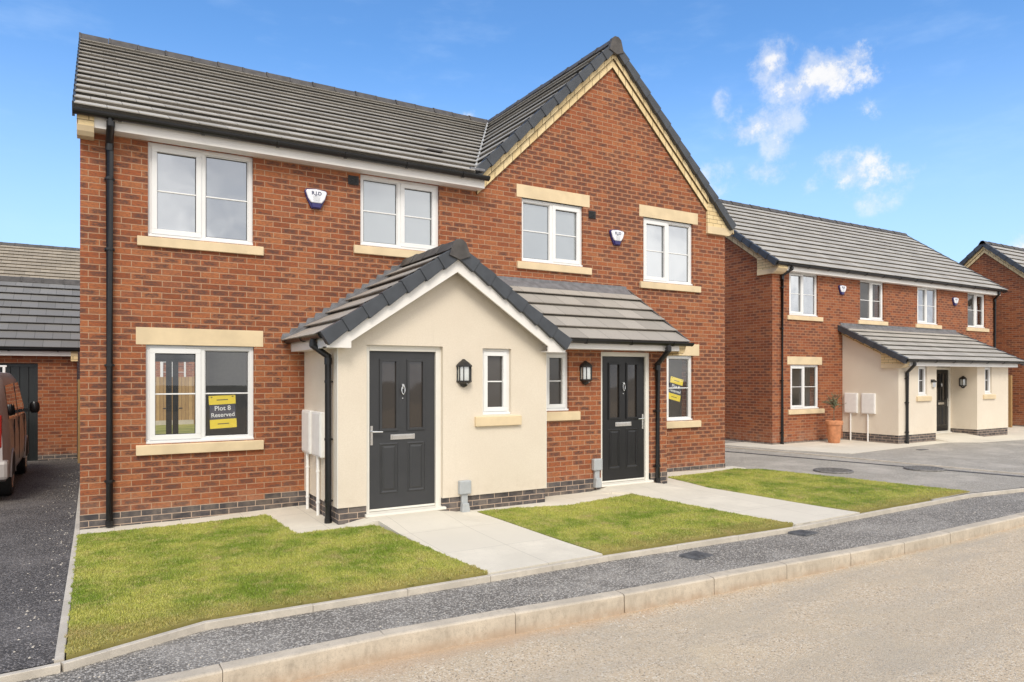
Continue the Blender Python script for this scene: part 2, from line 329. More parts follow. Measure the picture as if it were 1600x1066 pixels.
# ------------------------------------------------------------------ mesh builder
ORI = {}
class MB:
    def __init__(s, xf=None): s.v = []; s.f = []; s.uv = []; s.xf = xf
    def add(s, verts, faces, uvs=None):
        b = len(s.v)
        s.v += [tuple(s.xf(*p)) if s.xf else tuple(p) for p in verts]
        for i, f in enumerate(faces):
            s.f.append([b + k for k in f]); s.uv.append(uvs[i] if uvs else None)
        return s
    def box(s, x0, x1, y0, y1, z0, z1):
        return s.add([(x0, y0, z0), (x1, y0, z0), (x1, y1, z0), (x0, y1, z0), (x0, y0, z1), (x1, y0, z1), (x1, y1, z1), (x0, y1, z1)],
                     [(0, 1, 2, 3), (4, 5, 6, 7), (0, 1, 5, 4), (1, 2, 6, 5), (2, 3, 7, 6), (3, 0, 4, 7)])
    def prism(s, poly, y0, y1, uvf=None):      # polygon in XZ, extruded along Y
        n = len(poly)
        vs = [(a, y0, b) for a, b in poly] + [(a, y1, b) for a, b in poly]
        fs = [tuple(range(n)), tuple(range(n, 2 * n))] + [(i, (i + 1) % n, n + (i + 1) % n, n + i) for i in range(n)]
        uvs = None
        if uvf: uvs = [[uvf(*(poly[k % n])) for k in f] for f in fs]
        return s.add(vs, fs, uvs)
    def prismx(s, poly, x0, x1):               # polygon in YZ, extruded along X
        n = len(poly)
        vs = [(x0, a, b) for a, b in poly] + [(x1, a, b) for a, b in poly]
        return s.add(vs, [tuple(range(n)), tuple(range(n, 2 * n))] + [(i, (i + 1) % n, n + (i + 1) % n, n + i) for i in range(n)])
    def tube(s, path, r, seg=12, caps=True):
        P = [Vector(p) for p in path]; rings = []
        for i, p in enumerate(P):
            a = (P[i] - P[i - 1]).normalized() if i else (P[1] - P[0]).normalized()
            b = (P[i + 1] - P[i]).normalized() if i < len(P) - 1 else a
            t = (a + b).normalized()
            up = Vector((0, 0, 1)) if abs(t.z) < .9 else Vector((1, 0, 0))
            e1 = t.cross(up).normalized(); e2 = t.cross(e1).normalized()
            k = 1 / max(.5, math.sqrt(max(.01, (1 + a.dot(b)) / 2)))
            rr = r[i] if isinstance(r, (list, tuple)) else r
            rings.append([p + (e1 * math.cos(2 * math.pi * j / seg) + e2 * math.sin(2 * math.pi * j / seg)) * rr * (k if 0 < i < len(P) - 1 else 1) for j in range(seg)])
        vs = [q for rg in rings for q in rg]; fs = []
        for i in range(len(P) - 1):
            for j in range(seg): fs.append((i * seg + j, i * seg + (j + 1) % seg, (i + 1) * seg + (j + 1) % seg, (i + 1) * seg + j))
        if caps: fs += [tuple(range(seg)), tuple((len(P) - 1) * seg + j for j in range(seg))]
        return s.add(vs, fs)
    def lathe(s, prof, c=(0, 0, 0), seg=24, a0=0, a1=2 * math.pi):
        full = abs(a1 - a0 - 2 * math.pi) < 1e-6; k = seg if full else seg + 1
        vs = [(c[0] + r * math.cos(a0 + (a1 - a0) * j / seg), c[1] + r * math.sin(a0 + (a1 - a0) * j / seg), c[2] + z) for r, z in prof for j in range(k)]
        fs = []
        for i in range(len(prof) - 1):
            for j in range(seg):
                j2 = (j + 1) % k; fs.append((i * k + j, i * k + j2, (i + 1) * k + j2, (i + 1) * k + j))
        return s.add(vs, fs)
    def build(s, name, mat, parent=None, smooth=False, bevel=0, origin=None, recalc=True):
        o0 = Vector(origin if origin is not None else (ORI.get(parent.name, (0, 0, 0)) if parent else (0, 0, 0)))
        me = bpy.data.meshes.new(name)
        me.from_pydata([tuple(Vector(p) - o0) for p in s.v], [], s.f)
        if any(u is not None for u in s.uv):
            ul = me.uv_layers.new(name='UVMap')
            li = 0
            for f, u in zip(s.f, s.uv):
                for k in range(len(f)):
                    ul.data[li].uv = u[k] if u else (0, 0); li += 1
        if recalc:
            bm = bmesh.new(); bm.from_mesh(me); bmesh.ops.recalc_face_normals(bm, faces=bm.faces); bm.to_mesh(me); bm.free()
        me.materials.append(M[mat])
        if smooth:
            me.polygons.foreach_set('use_smooth', [True] * len(me.polygons))
            try: me.set_sharp_from_angle(angle=R(35))
            except Exception: pass
        ob = bpy.data.objects.new(name, me); COL.objects.link(ob)
        if parent: ob.parent = parent; ORI[ob.name] = tuple(o0)
        elif origin is not None: ob.location = o0; ORI[ob.name] = tuple(o0)
        if bevel:
            md = ob.modifiers.new('bevel', 'BEVEL'); md.width = bevel; md.segments = 2; md.limit_method = 'ANGLE'
        return ob

def tag(o, label=None, cat=None, group=None, kind=None):
    if label: o['label'] = label
    if cat: o['category'] = cat
    if group: o['group'] = group
    if kind: o['kind'] = kind
    return o
def thing(name, loc, label, cat, group=None):
    o = bpy.data.objects.new(name, None); COL.objects.link(o); o.location = loc
    o.empty_display_size = .3; ORI[o.name] = tuple(loc)
    return tag(o, label, cat, group)
def struct(o): o['kind'] = 'structure'; return o
def copy_tree(o, parent=None):
    c = o.copy(); COL.objects.link(c)
    if parent: c.parent = parent
    for ch in [x for x in bpy.data.objects if x.parent == o]: copy_tree(ch, c)
    return c

def cells_wall(mb, x0, x1, z0, z1, y0, y1, holes):
    xs = sorted({x0, x1} | {h[i] for h in holes for i in (0, 1) if x0 < h[i] < x1})
    zs = sorted({z0, z1} | {h[i] for h in holes for i in (2, 3) if z0 < h[i] < z1})
    def solid(i, j):
        if i < 0 or j < 0 or i >= len(xs) - 1 or j >= len(zs) - 1: return False
        cx = (xs[i] + xs[i + 1]) / 2; cz = (zs[j] + zs[j + 1]) / 2
        return not any(h[0] < cx < h[1] and h[2] < cz < h[3] for h in holes)
    for i in range(len(xs) - 1):
        for j in range(len(zs) - 1):
            if not solid(i, j): continue
            a, b, c, d = xs[i], xs[i + 1], zs[j], zs[j + 1]
            v = [(a, y0, c), (b, y0, c), (b, y0, d), (a, y0, d), (a, y1, c), (b, y1, c), (b, y1, d), (a, y1, d)]
            f = [(0, 1, 2, 3), (7, 6, 5, 4)]
            if not solid(i - 1, j): f.append((0, 3, 7, 4))
            if not solid(i + 1, j): f.append((1, 5, 6, 2))
            if not solid(i, j - 1): f.append((0, 4, 5, 1))
            if not solid(i, j + 1): f.append((3, 2, 6, 7))
            mb.add(v, f)
    return mb

def roof_slope(mb, e0, e1, top, g, t=.056, lift=.004, under=.03):
    """courses of flat tiles: eave line e0->e1, 'top' is the point above e0 on the ridge"""
    e0, e1, top = Vector(e0), Vector(e1), Vector(top)
    ev = (e1 - e0); L = ev.length; ev.normalize(); up = top - e0; S = up.length; up.normalize()
    nrm = ev.cross(up).normalized()
    if nrm.z < 0: nrm = -nrm
    k = max(1, round(S / g)); gg = S / k
    for i in range(k):
        a, b = i * gg, min(S, (i + 1) * gg + .002)
        tt = t + random.uniform(-.002, .002)
        oh = a - .046; th = .013
        p = [e0 + up * oh + nrm * tt, e1 + up * oh + nrm * tt, e1 + up * b + nrm * lift, e0 + up * b + nrm * lift]
        q = [e0 + up * a - nrm * under, e1 + up * a - nrm * under, e1 + up * b - nrm * under, e0 + up * b - nrm * under]
        g1 = [e0 + up * oh + nrm * (tt - th), e1 + up * oh + nrm * (tt - th), e1 + up * (a + .01) + nrm * (tt - th), e0 + up * (a + .01) + nrm * (tt - th)]
        mb.add(g1[:2] + g1[2:] + p[:2], [(0, 1, 5, 4), (3, 2, 1, 0)], [[(0, (i + .02) * g), (L, (i + .02) * g), (L, (i + .02) * g), (0, (i + .02) * g)], [(.1, 0)] * 4])
        p_hi = p; p = [g1[3], g1[2], p[2], p[3]]
        mb.add(p_hi, [(0, 1, 2, 3)], [[(0, (i + .02) * g), (L, (i + .02) * g), (L, (i + .98) * g), (0, (i + .98) * g)]])
        v = p + q
        va, vb = (i + .02) * g, (i + .98) * g
        U = [(0, va), (L, va), (L, vb), (0, vb)]
        fs = [(4, 5, 1, 0), (1, 5, 6, 2), (0, 3, 7, 4), (7, 6, 5, 4)]
        dk = [(.0, va)] * 4
        uvs = [dk] * 4
        mb.add(v, fs, uvs)
    return mb

def clip(ob, co, no):
    """cut a mesh with a plane and drop the side the normal points to (world coordinates)"""
    o0 = Vector(ORI.get(ob.name, (0, 0, 0)))
    bm = bmesh.new(); bm.from_mesh(ob.data)
    bmesh.ops.bisect_plane(bm, geom=bm.verts[:] + bm.edges[:] + bm.faces[:], plane_co=Vector(co) - o0, plane_no=Vector(no), clear_outer=True)
    bm.to_mesh(ob.data); bm.free()

def verge_caps(mb, lo, hi, front, back, unit=.34, hh=.125, top_w=.03, sgn=1):
    """dry-verge units in the plane 'front' (prism axis), from lo to hi (2D points of the slope line)"""
    lo, hi = Vector(lo), Vector(hi); d = hi - lo; S = d.length; d.normalize(); nn = Vector((-d.y, d.x))
    if nn.y > 0: nn = -nn                       # pointing down, away from the roof
    k = max(1, round(S / unit)); u = S / k
    for i in range(k):
        a = lo + d * (i * u); b = lo + d * ((i + 1) * u + .012)
        ra, rb = .013, .0                       # flared lower end
        fa = front - sgn * ra
        # near polygon (at front), far polygon (at back)
        A = [a - nn * ra, b - nn * rb, b + nn * (hh + rb), a + nn * (hh + ra + .012)]
        m_ = [(p.x, (fa if j in (0, 3) else front), p.y) for j, p in enumerate(A)]
        n_ = [(p.x, back, p.y) for p in A]
        mb.add(m_ + n_, [(0, 1, 2, 3), (7, 6, 5, 4), (0, 4, 5, 1), (1, 5, 6, 2), (2, 6, 7, 3), (3, 7, 4, 0)])
    return mb

def ridge_caps(mb, a, b, unit=.45, w=.13, h=.075, drop=.09):
    a, b = Vector(a), Vector(b); d = b - a; S = d.length; d.normalize(); s = d.cross(Vector((0, 0, 1))).normalized()
    k = max(1, round(S / unit)); u = S / k
    for i in range(k):
        p, q = a + d * (i * u), a + d * ((i + 1) * u - .006)
        e = .006 if i % 2 else 0
        prof = [(-w - e, -drop), (-w * .45, .3 * h + e), (-w * .2, .55 * h + e), (w * .2, .55 * h + e), (w * .45, .3 * h + e), (w + e, -drop)]
        vs = [p + s * x + Vector((0, 0, z)) for x, z in prof] + [q + s * x + Vector((0, 0, z)) for x, z in prof]
        n = len(prof); mb.add(vs, [tuple(range(n)), tuple(range(n, 2 * n))] + [(j, (j + 1) % n, n + (j + 1) % n, n + j) for j in range(n)])
        r = p + d * 0; rv = [r + s * x * 1.06 + Vector((0, 0, z * 1.0 + .008)) for x, z in prof] + [r + d * .03 + s * x * 1.06 + Vector((0, 0, z + .008)) for x, z in prof]
        mb.add(rv, [tuple(range(n)), tuple(range(n, 2 * n))] + [(j, (j + 1) % n, n + (j + 1) % n, n + j) for j in range(n)])
    return mb

def gutter_line(mb, a, b, r=.056):
    """half-round gutter with a rolled edge, brackets and stop ends, along a->b (top edge height)"""
    a, b = Vector(a), Vector(b); d = (b - a).normalized(); s = d.cross(Vector((0, 0, 1))).normalized(); S = (b - a).length
    out = [s * (r * math.cos(t)) + Vector((0, 0, -r * 1.05 * math.sin(t))) for t in [math.pi * k / 10 for k in range(11)]]
    inn = [s * ((r - .006) * math.cos(t)) + Vector((0, 0, -(r - .006) * 1.05 * math.sin(t))) for t in [math.pi * k / 10 for k in range(11)]]
    prof = out + inn[::-1]; n = len(prof)
    vs = [a + p for p in prof] + [b + p for p in prof]
    mb.add(vs, [(j, (j + 1) % n, n + (j + 1) % n, n + j) for j in range(n)])
    for e in (a, b): mb.add([e + p * 1.04 for p in out] + [e + d * .008 + p * 1.04 for p in out], [tuple(range(11)), tuple(range(11, 22))] + [(j, j + 1, 12 + j, 11 + j) for j in range(10)])
    k = max(1, int(S / .85))
    for i in range(k):
        c = a + d * (S * (i + .5) / k)
        pr = [p * 1.16 for p in out]
        mb.add([c + p for p in pr] + [c + d * .035 + p for p in pr], [tuple(range(11)), tuple(range(11, 22))] + [(j, j + 1, 12 + j, 11 + j) for j in range(10)])
    return mb

# ------------------------------------------------------------------ windows and doors (all on walls that face -Y)
def window(parent, x0, x1, z0, z1, Y, opener='left', glass='glass', inset=.045, single=False, sill=None, lintel=None, vent=True, split=None, room=None):
    f = MB(); y0 = Y + inset; y1 = y0 + .07; fw = .055
    def ring(a, b, c, d, w, ya, yb):
        f.box(a, b, ya, yb, d - w, d); f.box(a, b, ya, yb, c, c + w)
        f.box(a, a + w, ya, yb, c + w, d - w); f.box(b - w, b, ya, yb, c + w, d - w)
    f.box(x0, x1, y0 - .035, y0, z0, z0 + .028)                 # projecting cill nose
    ring(x0, x1, z0, z1, fw, y0, y1)
    panes = []
    if single:
        ring(x0 + fw - .012, x1 - fw + .012, z0 + fw - .012, z1 - fw + .012, .057, y0 - .014, y1 - .02)
        panes.append((x0 + fw + .045, x1 - fw - .045, z0 + fw + .045, z1 - fw - .045))
    else:
        xm = split if split else (x0 + x1) / 2 + (.01 if opener == 'left' else -.01)
        f.box(xm - .03, xm + .03, y0, y1, z0 + fw, z1 - fw)
        lo = (x0 + fw, xm - .03); hi = (xm + .03, x1 - fw)
        for side, (a, b) in (('left', lo), ('right', hi)):
            if opener in (side, 'both'):
                ring(a - .012, b + .012, z0 + fw - .012, z1 - fw + .012, .062, y0 - .014, y1 - .02)
                panes.append((a + .05, b - .05, z0 + fw + .05, z1 - fw - .05))
            else:
                ring(a, b, z0 + fw, z1 - fw, .012, y0 + .02, y1 - .01)
                panes.append((a + .012, b - .012, z0 + fw + .012, z1 - fw - .012))
    for a, b, c, d in panes:
        zm = (z0 + z1) / 2
        f.box(a, b, y0 + .022, y0 + .034, zm - .009, zm + .009)
    w = f.build('window', 'white', parent, bevel=.004)
    g = MB()
    for a, b, c, d in panes:
        if glass == 'glass': g.add([(a, y0 + .036, c), (b, y0 + .036, c), (b, y0 + .036, d), (a, y0 + .036, d)], [(0, 1, 2, 3)])
        else: g.box(a, b, y0 + .036, y0 + .046, c, d)
    g.build('pane', glass, w, recalc=glass != 'glass')
    gk = MB()
    for a, b, c, d in panes:
        for q in ((a, b, c, c + .006), (a, b, d - .010, d), (a, a + .006, c, d), (b - .008, b, c, d)): gk.box(q[0], q[1], y0 + .030, y0 + .0355, q[2], q[3])
    gk.build('gasket', 'black', w)
    if vent:
        c = (x0 + x1) / 2; hw = min(.19, (x1 - x0) * .33)
        MB().box(c - hw, c + hw, y0 - .012, y0, z1 - .036, z1 - .016).build('trickle_vent', 'fascia', w, bevel=.003)
    if sill:
        a, b, c, d = sill; s = MB(); s.prismx([(Y - .045, c), (Y + inset + .02, c), (Y + inset + .02, d + .0), (Y - .045, d - .014)], a, b)
        s.build('sill', 'stone', w, bevel=.006)
    if lintel:
        a, b, c, d = lintel; MB().box(a, b, Y - .004, Y + .1, c, d).build('lintel', 'stone', w, bevel=.004)
    if glass == 'glass' and room:
        a, b, yb, c, d = room; r = MB()
        r.add([(a, Y + .31, c), (b, Y + .31, c), (b, yb, c), (a, yb, c), (a, Y + .31, d), (b, Y + .31, d), (b, yb, d), (a, yb, d)], [(0, 1, 2, 3), (4, 5, 6, 7), (1, 2, 6, 5), (2, 3, 7, 6), (3, 0, 4, 7)])
        r.build('room', 'plaster', w)
    return w

def door(parent, x0, x1, z0, z1, Y, leaf_mat, handle='left', inset=.09, label=None):
    """x0..x1, z0..z1 = structural opening"""
    y0 = Y + inset
    fr = MB(); fr.box(x0, x0 + .055, y0 - .035, y0 + .06, z0, z1); fr.box(x1 - .075, x1, y0 - .035, y0 + .06, z0, z1)
    fr.box(x0 + .055, x1 - .075, y0 - .035, y0 + .06, z1 - .07, z1)
    fr.box(x0 + .055, x1 - .075, y0 - .01, y0 + .06, z0 + .032, z0 + .058)
    fr.prismx([(Y - .045, z0 - .012), (y0 + .06, z0 - .012), (y0 + .06, z0 + .030), (Y - .045, z0 + .018)], x0 - .02, x1 + .03)
    a, b, c, d = x0 + .057, x1 - .077, z0 + .062, z1 - .072
    W, Hh = b - a, d - c
    gx = [(a + .19 * W, a + .40 * W), (a + .60 * W, a + .81 * W)]; gz = (c + .505 * Hh, c + .935 * Hh)
    lf = MB()
    cells_wall(lf, a, b, c, d, y0, y0 + .045, [(g0, g1, gz[0], gz[1]) for g0, g1 in gx])
    for g0, g1 in gx:
        for (p, q, r_, s_) in ((g0 - .03, g1 + .03, gz[1], gz[1] + .03), (g0 - .03, g1 + .03, gz[0] - .03, gz[0]), (g0 - .03, g0, gz[0], gz[1]), (g1, g1 + .03, gz[0], gz[1])):
            lf.box(p, q, y0 - .016, y0 + .002, r_, s_)
        # lower raised-and-fielded panel
        zz0, zz1 = c + .105 * Hh, c + .40 * Hh; e = .03
        lf.add([(g0 - e, y0 + .0005, zz0 - e), (g1 + e, y0 + .0005, zz0 - e), (g1 + e, y0 + .0005, zz1 + e), (g0 - e, y0 + .0005, zz1 + e),
                (g0 - .012, y0 - .014, zz0 - .012), (g1 + .012, y0 - .014, zz0 - .012), (g1 + .012, y0 - .014, zz1 + .012), (g0 - .012, y0 - .014, zz1 + .012),
                (g0 + .008, y0 - .001, zz0 + .008), (g1 - .008, y0 - .001, zz0 + .008), (g1 - .008, y0 - .001, zz1 - .008), (g0 + .008, y0 - .001, zz1 - .008),
                (g0 + .035, y0 - .012, zz0 + .035), (g1 - .035, y0 - .012, zz0 + .035), (g1 - .035, y0 - .012, zz1 - .035), (g0 + .035, y0 - .012, zz1 - .035)],
               [(i + k, (i + 1) % 4 + k, (i + 1) % 4 + 4 + k, i + 4 + k) for k in (0, 4, 8) for i in range(4)] + [(12, 13, 14, 15)])
    D = lf.build('door', leaf_mat, parent, bevel=.003)
    if label: D['label'] = label
    fr.build('door_frame', 'offwhite', D, bevel=.004)
    g = MB()
    for g0, g1 in gx: g.box(g0, g1, y0 + .012, y0 + .03, gz[0], gz[1])
    g.build('glass_panel', 'glass_door', D)
    xc = (a + b) / 2
    lp = MB(); zc = c + .45 * Hh; lp.box(xc - .165, xc + .165, y0 - .012, y0, zc - .033, zc + .033); lp.box(xc - .14, xc + .14, y0 - .017, y0 - .012, zc - .021, zc + .021)
    lp.build('letterbox', 'chrome', D, bevel=.004)
    kn = MB(); zk = c + .775 * Hh
    kn.tube([(xc + .022 * math.sin(t), y0 - .022 - .008 * math.sin(t / 2), zk - .045 + .055 * math.cos(t)) for t in [2 * math.pi * i / 14 for i in range(15)]], .007, 8)
    kn.tube([(xc, y0, zk + .012), (xc, y0 - .03, zk + .012)], .016, 10); kn.tube([(xc, y0, zk - .15), (xc, y0 - .006, zk - .15)], .008, 10)
    kn.box(xc - .012, xc + .012, y0 - .012, y0, zk - .03, zk + .03)
    kn.build('knocker', 'chrome', D, smooth=True)
    hx = a + .035 if handle == 'left' else b - .035; s = 1 if handle == 'left' else -1; zh = c + .475 * Hh
    h = MB(); h.box(hx - .015, hx + .015, y0 - .008, y0, zh - .14, zh + .10); h.tube([(hx, y0, zh + .03), (hx, y0 - .05, zh + .03), (hx + s * .13, y0 - .05, zh + .025)], .009, 8)
    h.tube([(hx, y0 - .008, zh - .07), (hx, y0 - .014, zh - .07)], .011, 8)
    h.build('handle', 'chrome', D, smooth=True)
    return D

# ================================================================== GROUND
def S_(a, b, x):
    t = min(1, max(0, (x - a) / (b - a))); return t * t * (3 - 2 * t)
def G(x, y): return .045 * S_(5.8, 8.3, y) * S_(.8, 2.5, x) * (1 - .8 * S_(8.3, 10.2, x))

def sheet(name, poly, zf, mat, cuts=.5, thick=0.0, kind='structure'):
    bm = bmesh.new(); vs = [bm.verts.new((x, y, 0)) for x, y in poly]; bm.faces.new(vs)
    xs = [p[0] for p in poly]; ys = [p[1] for p in poly]
    if cuts:
        k = min(xs) + cuts
        while k < max(xs): bmesh.ops.bisect_plane(bm, geom=bm.verts[:] + bm.edges[:] + bm.faces[:], plane_co=(k, 0, 0), plane_no=(1, 0, 0)); k += cuts
        k = min(ys) + cuts
        while k < max(ys): bmesh.ops.bisect_plane(bm, geom=bm.verts[:] + bm.edges[:] + bm.faces[:], plane_co=(0, k, 0), plane_no=(0, 1, 0)); k += cuts
    bmesh.ops.triangulate(bm, faces=bm.faces[:])
    if thick:
        bd = [e for e in bm.edges if e.is_boundary]
        r = bmesh.ops.extrude_edge_only(bm, edges=bd); nv = {v for v in r['geom'] if isinstance(v, bmesh.types.BMVert)}
    else: nv = set()
    for v in bm.verts: v.co.z = zf(v.co.x, v.co.y) - (thick if v in nv else 0)
    bmesh.ops.recalc_face_normals(bm, faces=bm.faces)
    if sum(f.normal.z * f.calc_area() for f in bm.faces) < 0: bmesh.ops.reverse_faces(bm, faces=bm.faces)
    me = bpy.data.meshes.new(name); bm.to_mesh(me); bm.free(); me.materials.append(M[mat])
    o = bpy.data.objects.new(name, me); COL.objects.link(o); o['kind'] = kind; return o

sheet('ground', [(-160, -160), (260, -160), (260, 300), (-160, 300)], lambda x, y: -.34, 'far_ground', 0)
KB = [(-12, 4.2), (-1.5, 4.76), (.7, 4.87), (1.8, 4.895), (2.86, 4.84), (3.9, 4.765), (4.93, 4.72), (5.90, 4.68), (6.86, 4.63), (7.8, 4.60), (8.75, 4.60), (9.7, 4.62), (10.7, 4.64), (11.7, 4.62)] + [(12.6 + .915 * i, 4.60 - .012 * i) for i in range(40)]
def roadz(x, y=0): return -.200 + .045 * S_(1.5, 11, x)
sheet('road', [(x, y - .05) for x, y in KB] + [(60, 3.9), (60, -25), (-40, -25), (-40, 3.0)], roadz, 'road', 2.0)
def kerb():
    m = MB()
    for i in range(len(KB) - 1):
        (xa, ya), (xb, yb) = KB[i], KB[i + 1]
        d = Vector((xb - xa, yb - ya)); L = d.length; d.normalize(); n_ = Vector((d.y, -d.x))
        k = max(1, round(L / 1.0)) if i == 0 else 1
        for j in range(k):
            a = Vector((xa, ya)) + d * (L * j / k + .004); b = Vector((xa, ya)) + d * (L * (j + 1) / k - .004)
            e = random.uniform(-.002, .002)
            prof = [(0, -.4), (0, -.030 + e), (.098, -.032 + e), (.112, -.036 + e), (.121, -.046 + e), (.128, -.4)]
            vs = [(a.x + n_.x * o, a.y + n_.y * o, z) for o, z in prof] + [(b.x + n_.x * o, b.y + n_.y * o, z) for o, z in prof]
            q = len(prof); m.add(vs, [tuple(range(q)), tuple(range(q, 2 * q))] + [(t, (t + 1) % q, q + (t + 1) % q, q + t) for t in range(q)])
    struct(m.build('kerb', 'kerb'))
kerb()
EG = [(-12, 4.55), (-3.6, 5.02), (-.18, 5.33), (.70, 5.67), (3.12, 5.65), (4.5, 5.66), (7.25, 5.56), (8.78, 5.63), (11.7, 5.72), (13.05, 5.56), (60, 3.9 + 1.2)]
def pvz(x, y): return -.040 - .02 * S_(0, 1, .5 + .5 * math.sin(x * 1.3))
sheet('pavement', [(x, y - .004) for x, y in EG] + [(x, y + .0) for x, y in KB[::-1]], lambda x, y: -.036 - .016 * S_(4.9, 5.4, y), 'pavement', .8)
def strip(name, pts, w, z, h, mat='edging', seg=.915, side=-1):
    m = MB()
    for i in range(len(pts) - 1):
        a0, b0 = Vector(pts[i]), Vector(pts[i + 1]); d = b0 - a0; L = d.length; d.normalize(); n_ = Vector((d.y, -d.x)) * (-side)
        k = max(1, round(L / seg))
        for j in range(k):
            a = a0 + d * (L * j / k + .0025); b = a0 + d * (L * (j + 1) / k - .0025); e = random.uniform(-.002, .002)
            za = (z(a.x, a.y) if callable(z) else z) + e; zb = (z(b.x, b.y) if callable(z) else z) + e
            pr = [(0, -h), (0, -.004), (.005, 0), (w - .005, 0), (w, -.004), (w, -h)]
            vs = [(a.x + n_.x * o, a.y + n_.y * o, za + q) for o, q in pr] + [(b.x + n_.x * o, b.y + n_.y * o, zb + q) for o, q in pr]
            m.add(vs, [tuple(range(6)), tuple(range(6, 12))] + [(t, (t + 1) % 6, 6 + (t + 1) % 6, 6 + t) for t in range(6)])
    return struct(m.build(name, mat))
strip('edging', EG, .05, .004, .30)
strip('driveway_edging', [(-.215, 5.36), (-.19, 9.75), (-.20, 17.9)], .055, .006, .2)
strip('far_driveway_edging', [(14.03, 12.7), (14.36, 10.9), (14.63, 8.6), (14.92, 6.33), (14.98, 5.6)], .06, .022, .2)
strip('far_driveway_edging_dark', [(13.19, 12.0), (13.78, 9.5), (14.25, 7.4), (14.52, 6.15), (14.6, 5.6)], .05, .014, .2, mat='cover')
sheet('driveway', [(-12, 4.6), (-3.6, 5.07), (-.215, 5.38), (-.19, 9.75), (-.2, 18.6), (-12, 18.6)], lambda x, y: -.012, 'drive', 1.5)
sheet('shared_driveway', [(10.7, 5.7), (11.7, 5.77), (13.05, 5.61), (60, 5.15), (60, 30), (10.7, 30)], lambda x, y: -.004, 'drive_far', 2.0)
# slabs, paths
def ramp(x, y, cx, y1): return .055 * S_(y1 - 1.0, y1 - .15, y) * (1 - S_(.52, .68, abs(x - cx)))
P1 = [(3.144, 5.69), (4.49, 5.70), (4.318, 8.14), (4.318, 8.40), (2.60, 8.40), (2.60, 8.02), (2.93, 8.02)]
sheet('garden_path', P1, lambda x, y: G(x, y) + .006 + ramp(x, y, 3.38, 8.3), 'paving', .3, thick=.08)
P2 = [(7.41, 5.61), (8.82, 5.67), (8.45, 8.01), (8.60, 8.80), (6.9, 8.80), (6.3, 8.62), (6.954, 8.15)]
sheet('second_garden_path', P2, lambda x, y: G(x, y) + .006 + ramp(x, y, 7.3, 8.75), 'paving', .3, thick=.08)
# perimeter paving strip round the pair of houses
sheet('paving_strip', [(-.135, 9.44), (1.93, 9.42), (1.96, 8.05), (2.60, 8.03), (2.60, 9.9), (-.135, 9.9)], lambda x, y: G(x, y) + .002, 'paving', .5, thick=.08)
sheet('paving_strip_centre', [(4.30, 8.11), (4.85, 8.10), (5.62, 7.90), (6.95, 8.14), (6.95, 8.8), (4.30, 8.8)], lambda x, y: G(x, y) + .002, 'paving', .5, thick=.08)
sheet('paving_strip_side', [(8.43, 8.02), (8.72, 9.16), (10.8, 9.54), (11.12, 9.56), (11.12, 9.9), (8.1, 9.9), (8.1, 8.7), (8.4, 8.5)], lambda x, y: G(x, y) + .001, 'paving', .5, thick=.08)
sheet('neighbour_paving', [(14.42, 13.4), (14.70, 11.6), (15.36, 10.1), (18.6, 10.35), (20.3, 10.45), (21.1, 10.0), (24.2, 9.7), (34, 9.2), (34, 13.4)], lambda x, y: .004, 'paving', 1.0, thick=.03)

# lawns
L1 = [(-.15, 9.45), (1.0, 9.43), (1.92, 9.36), (1.975, 8.06), (2.88, 8.02), (3.149, 5.70), (.70, 5.72), (-.15, 5.40)]
L2 = [(4.33, 8.13), (4.85, 8.08), (5.62, 7.88), (6.95, 8.13), (7.42, 5.64), (4.5, 5.72)]
L3 = [(8.70, 9.20), (10.78, 9.55), (11.2, 9.15), (11.9, 5.80), (8.83, 5.70), (8.44, 8.0)]
for nm, pl in (('lawn_soil', L1), ('lawn_soil', L2), ('lawn_soil', L3)):
    sheet(nm, pl, lambda x, y: G(x, y) + .012, 'turf', .5, thick=.06)
def inside(px, py, poly):
    r = np.zeros(len(px), bool); n = len(poly)
    for i in range(n):
        x0, y0 = poly[i]; x1, y1 = poly[(i + 1) % n]
        c = ((y0 > py) != (y1 > py)) & (px < (x1 - x0) * (py - y0) / ((y1 - y0) + 1e-12) + x0); r ^= c
    return r
def Gv(x, y):
    s = lambda a, b, v: (lambda t: t * t * (3 - 2 * t))(np.clip((v - a) / (b - a), 0, 1))
    return .045 * s(5.8, 8.3, y) * s(.8, 2.5, x) * (1 - .8 * s(8.3, 10.2, x))
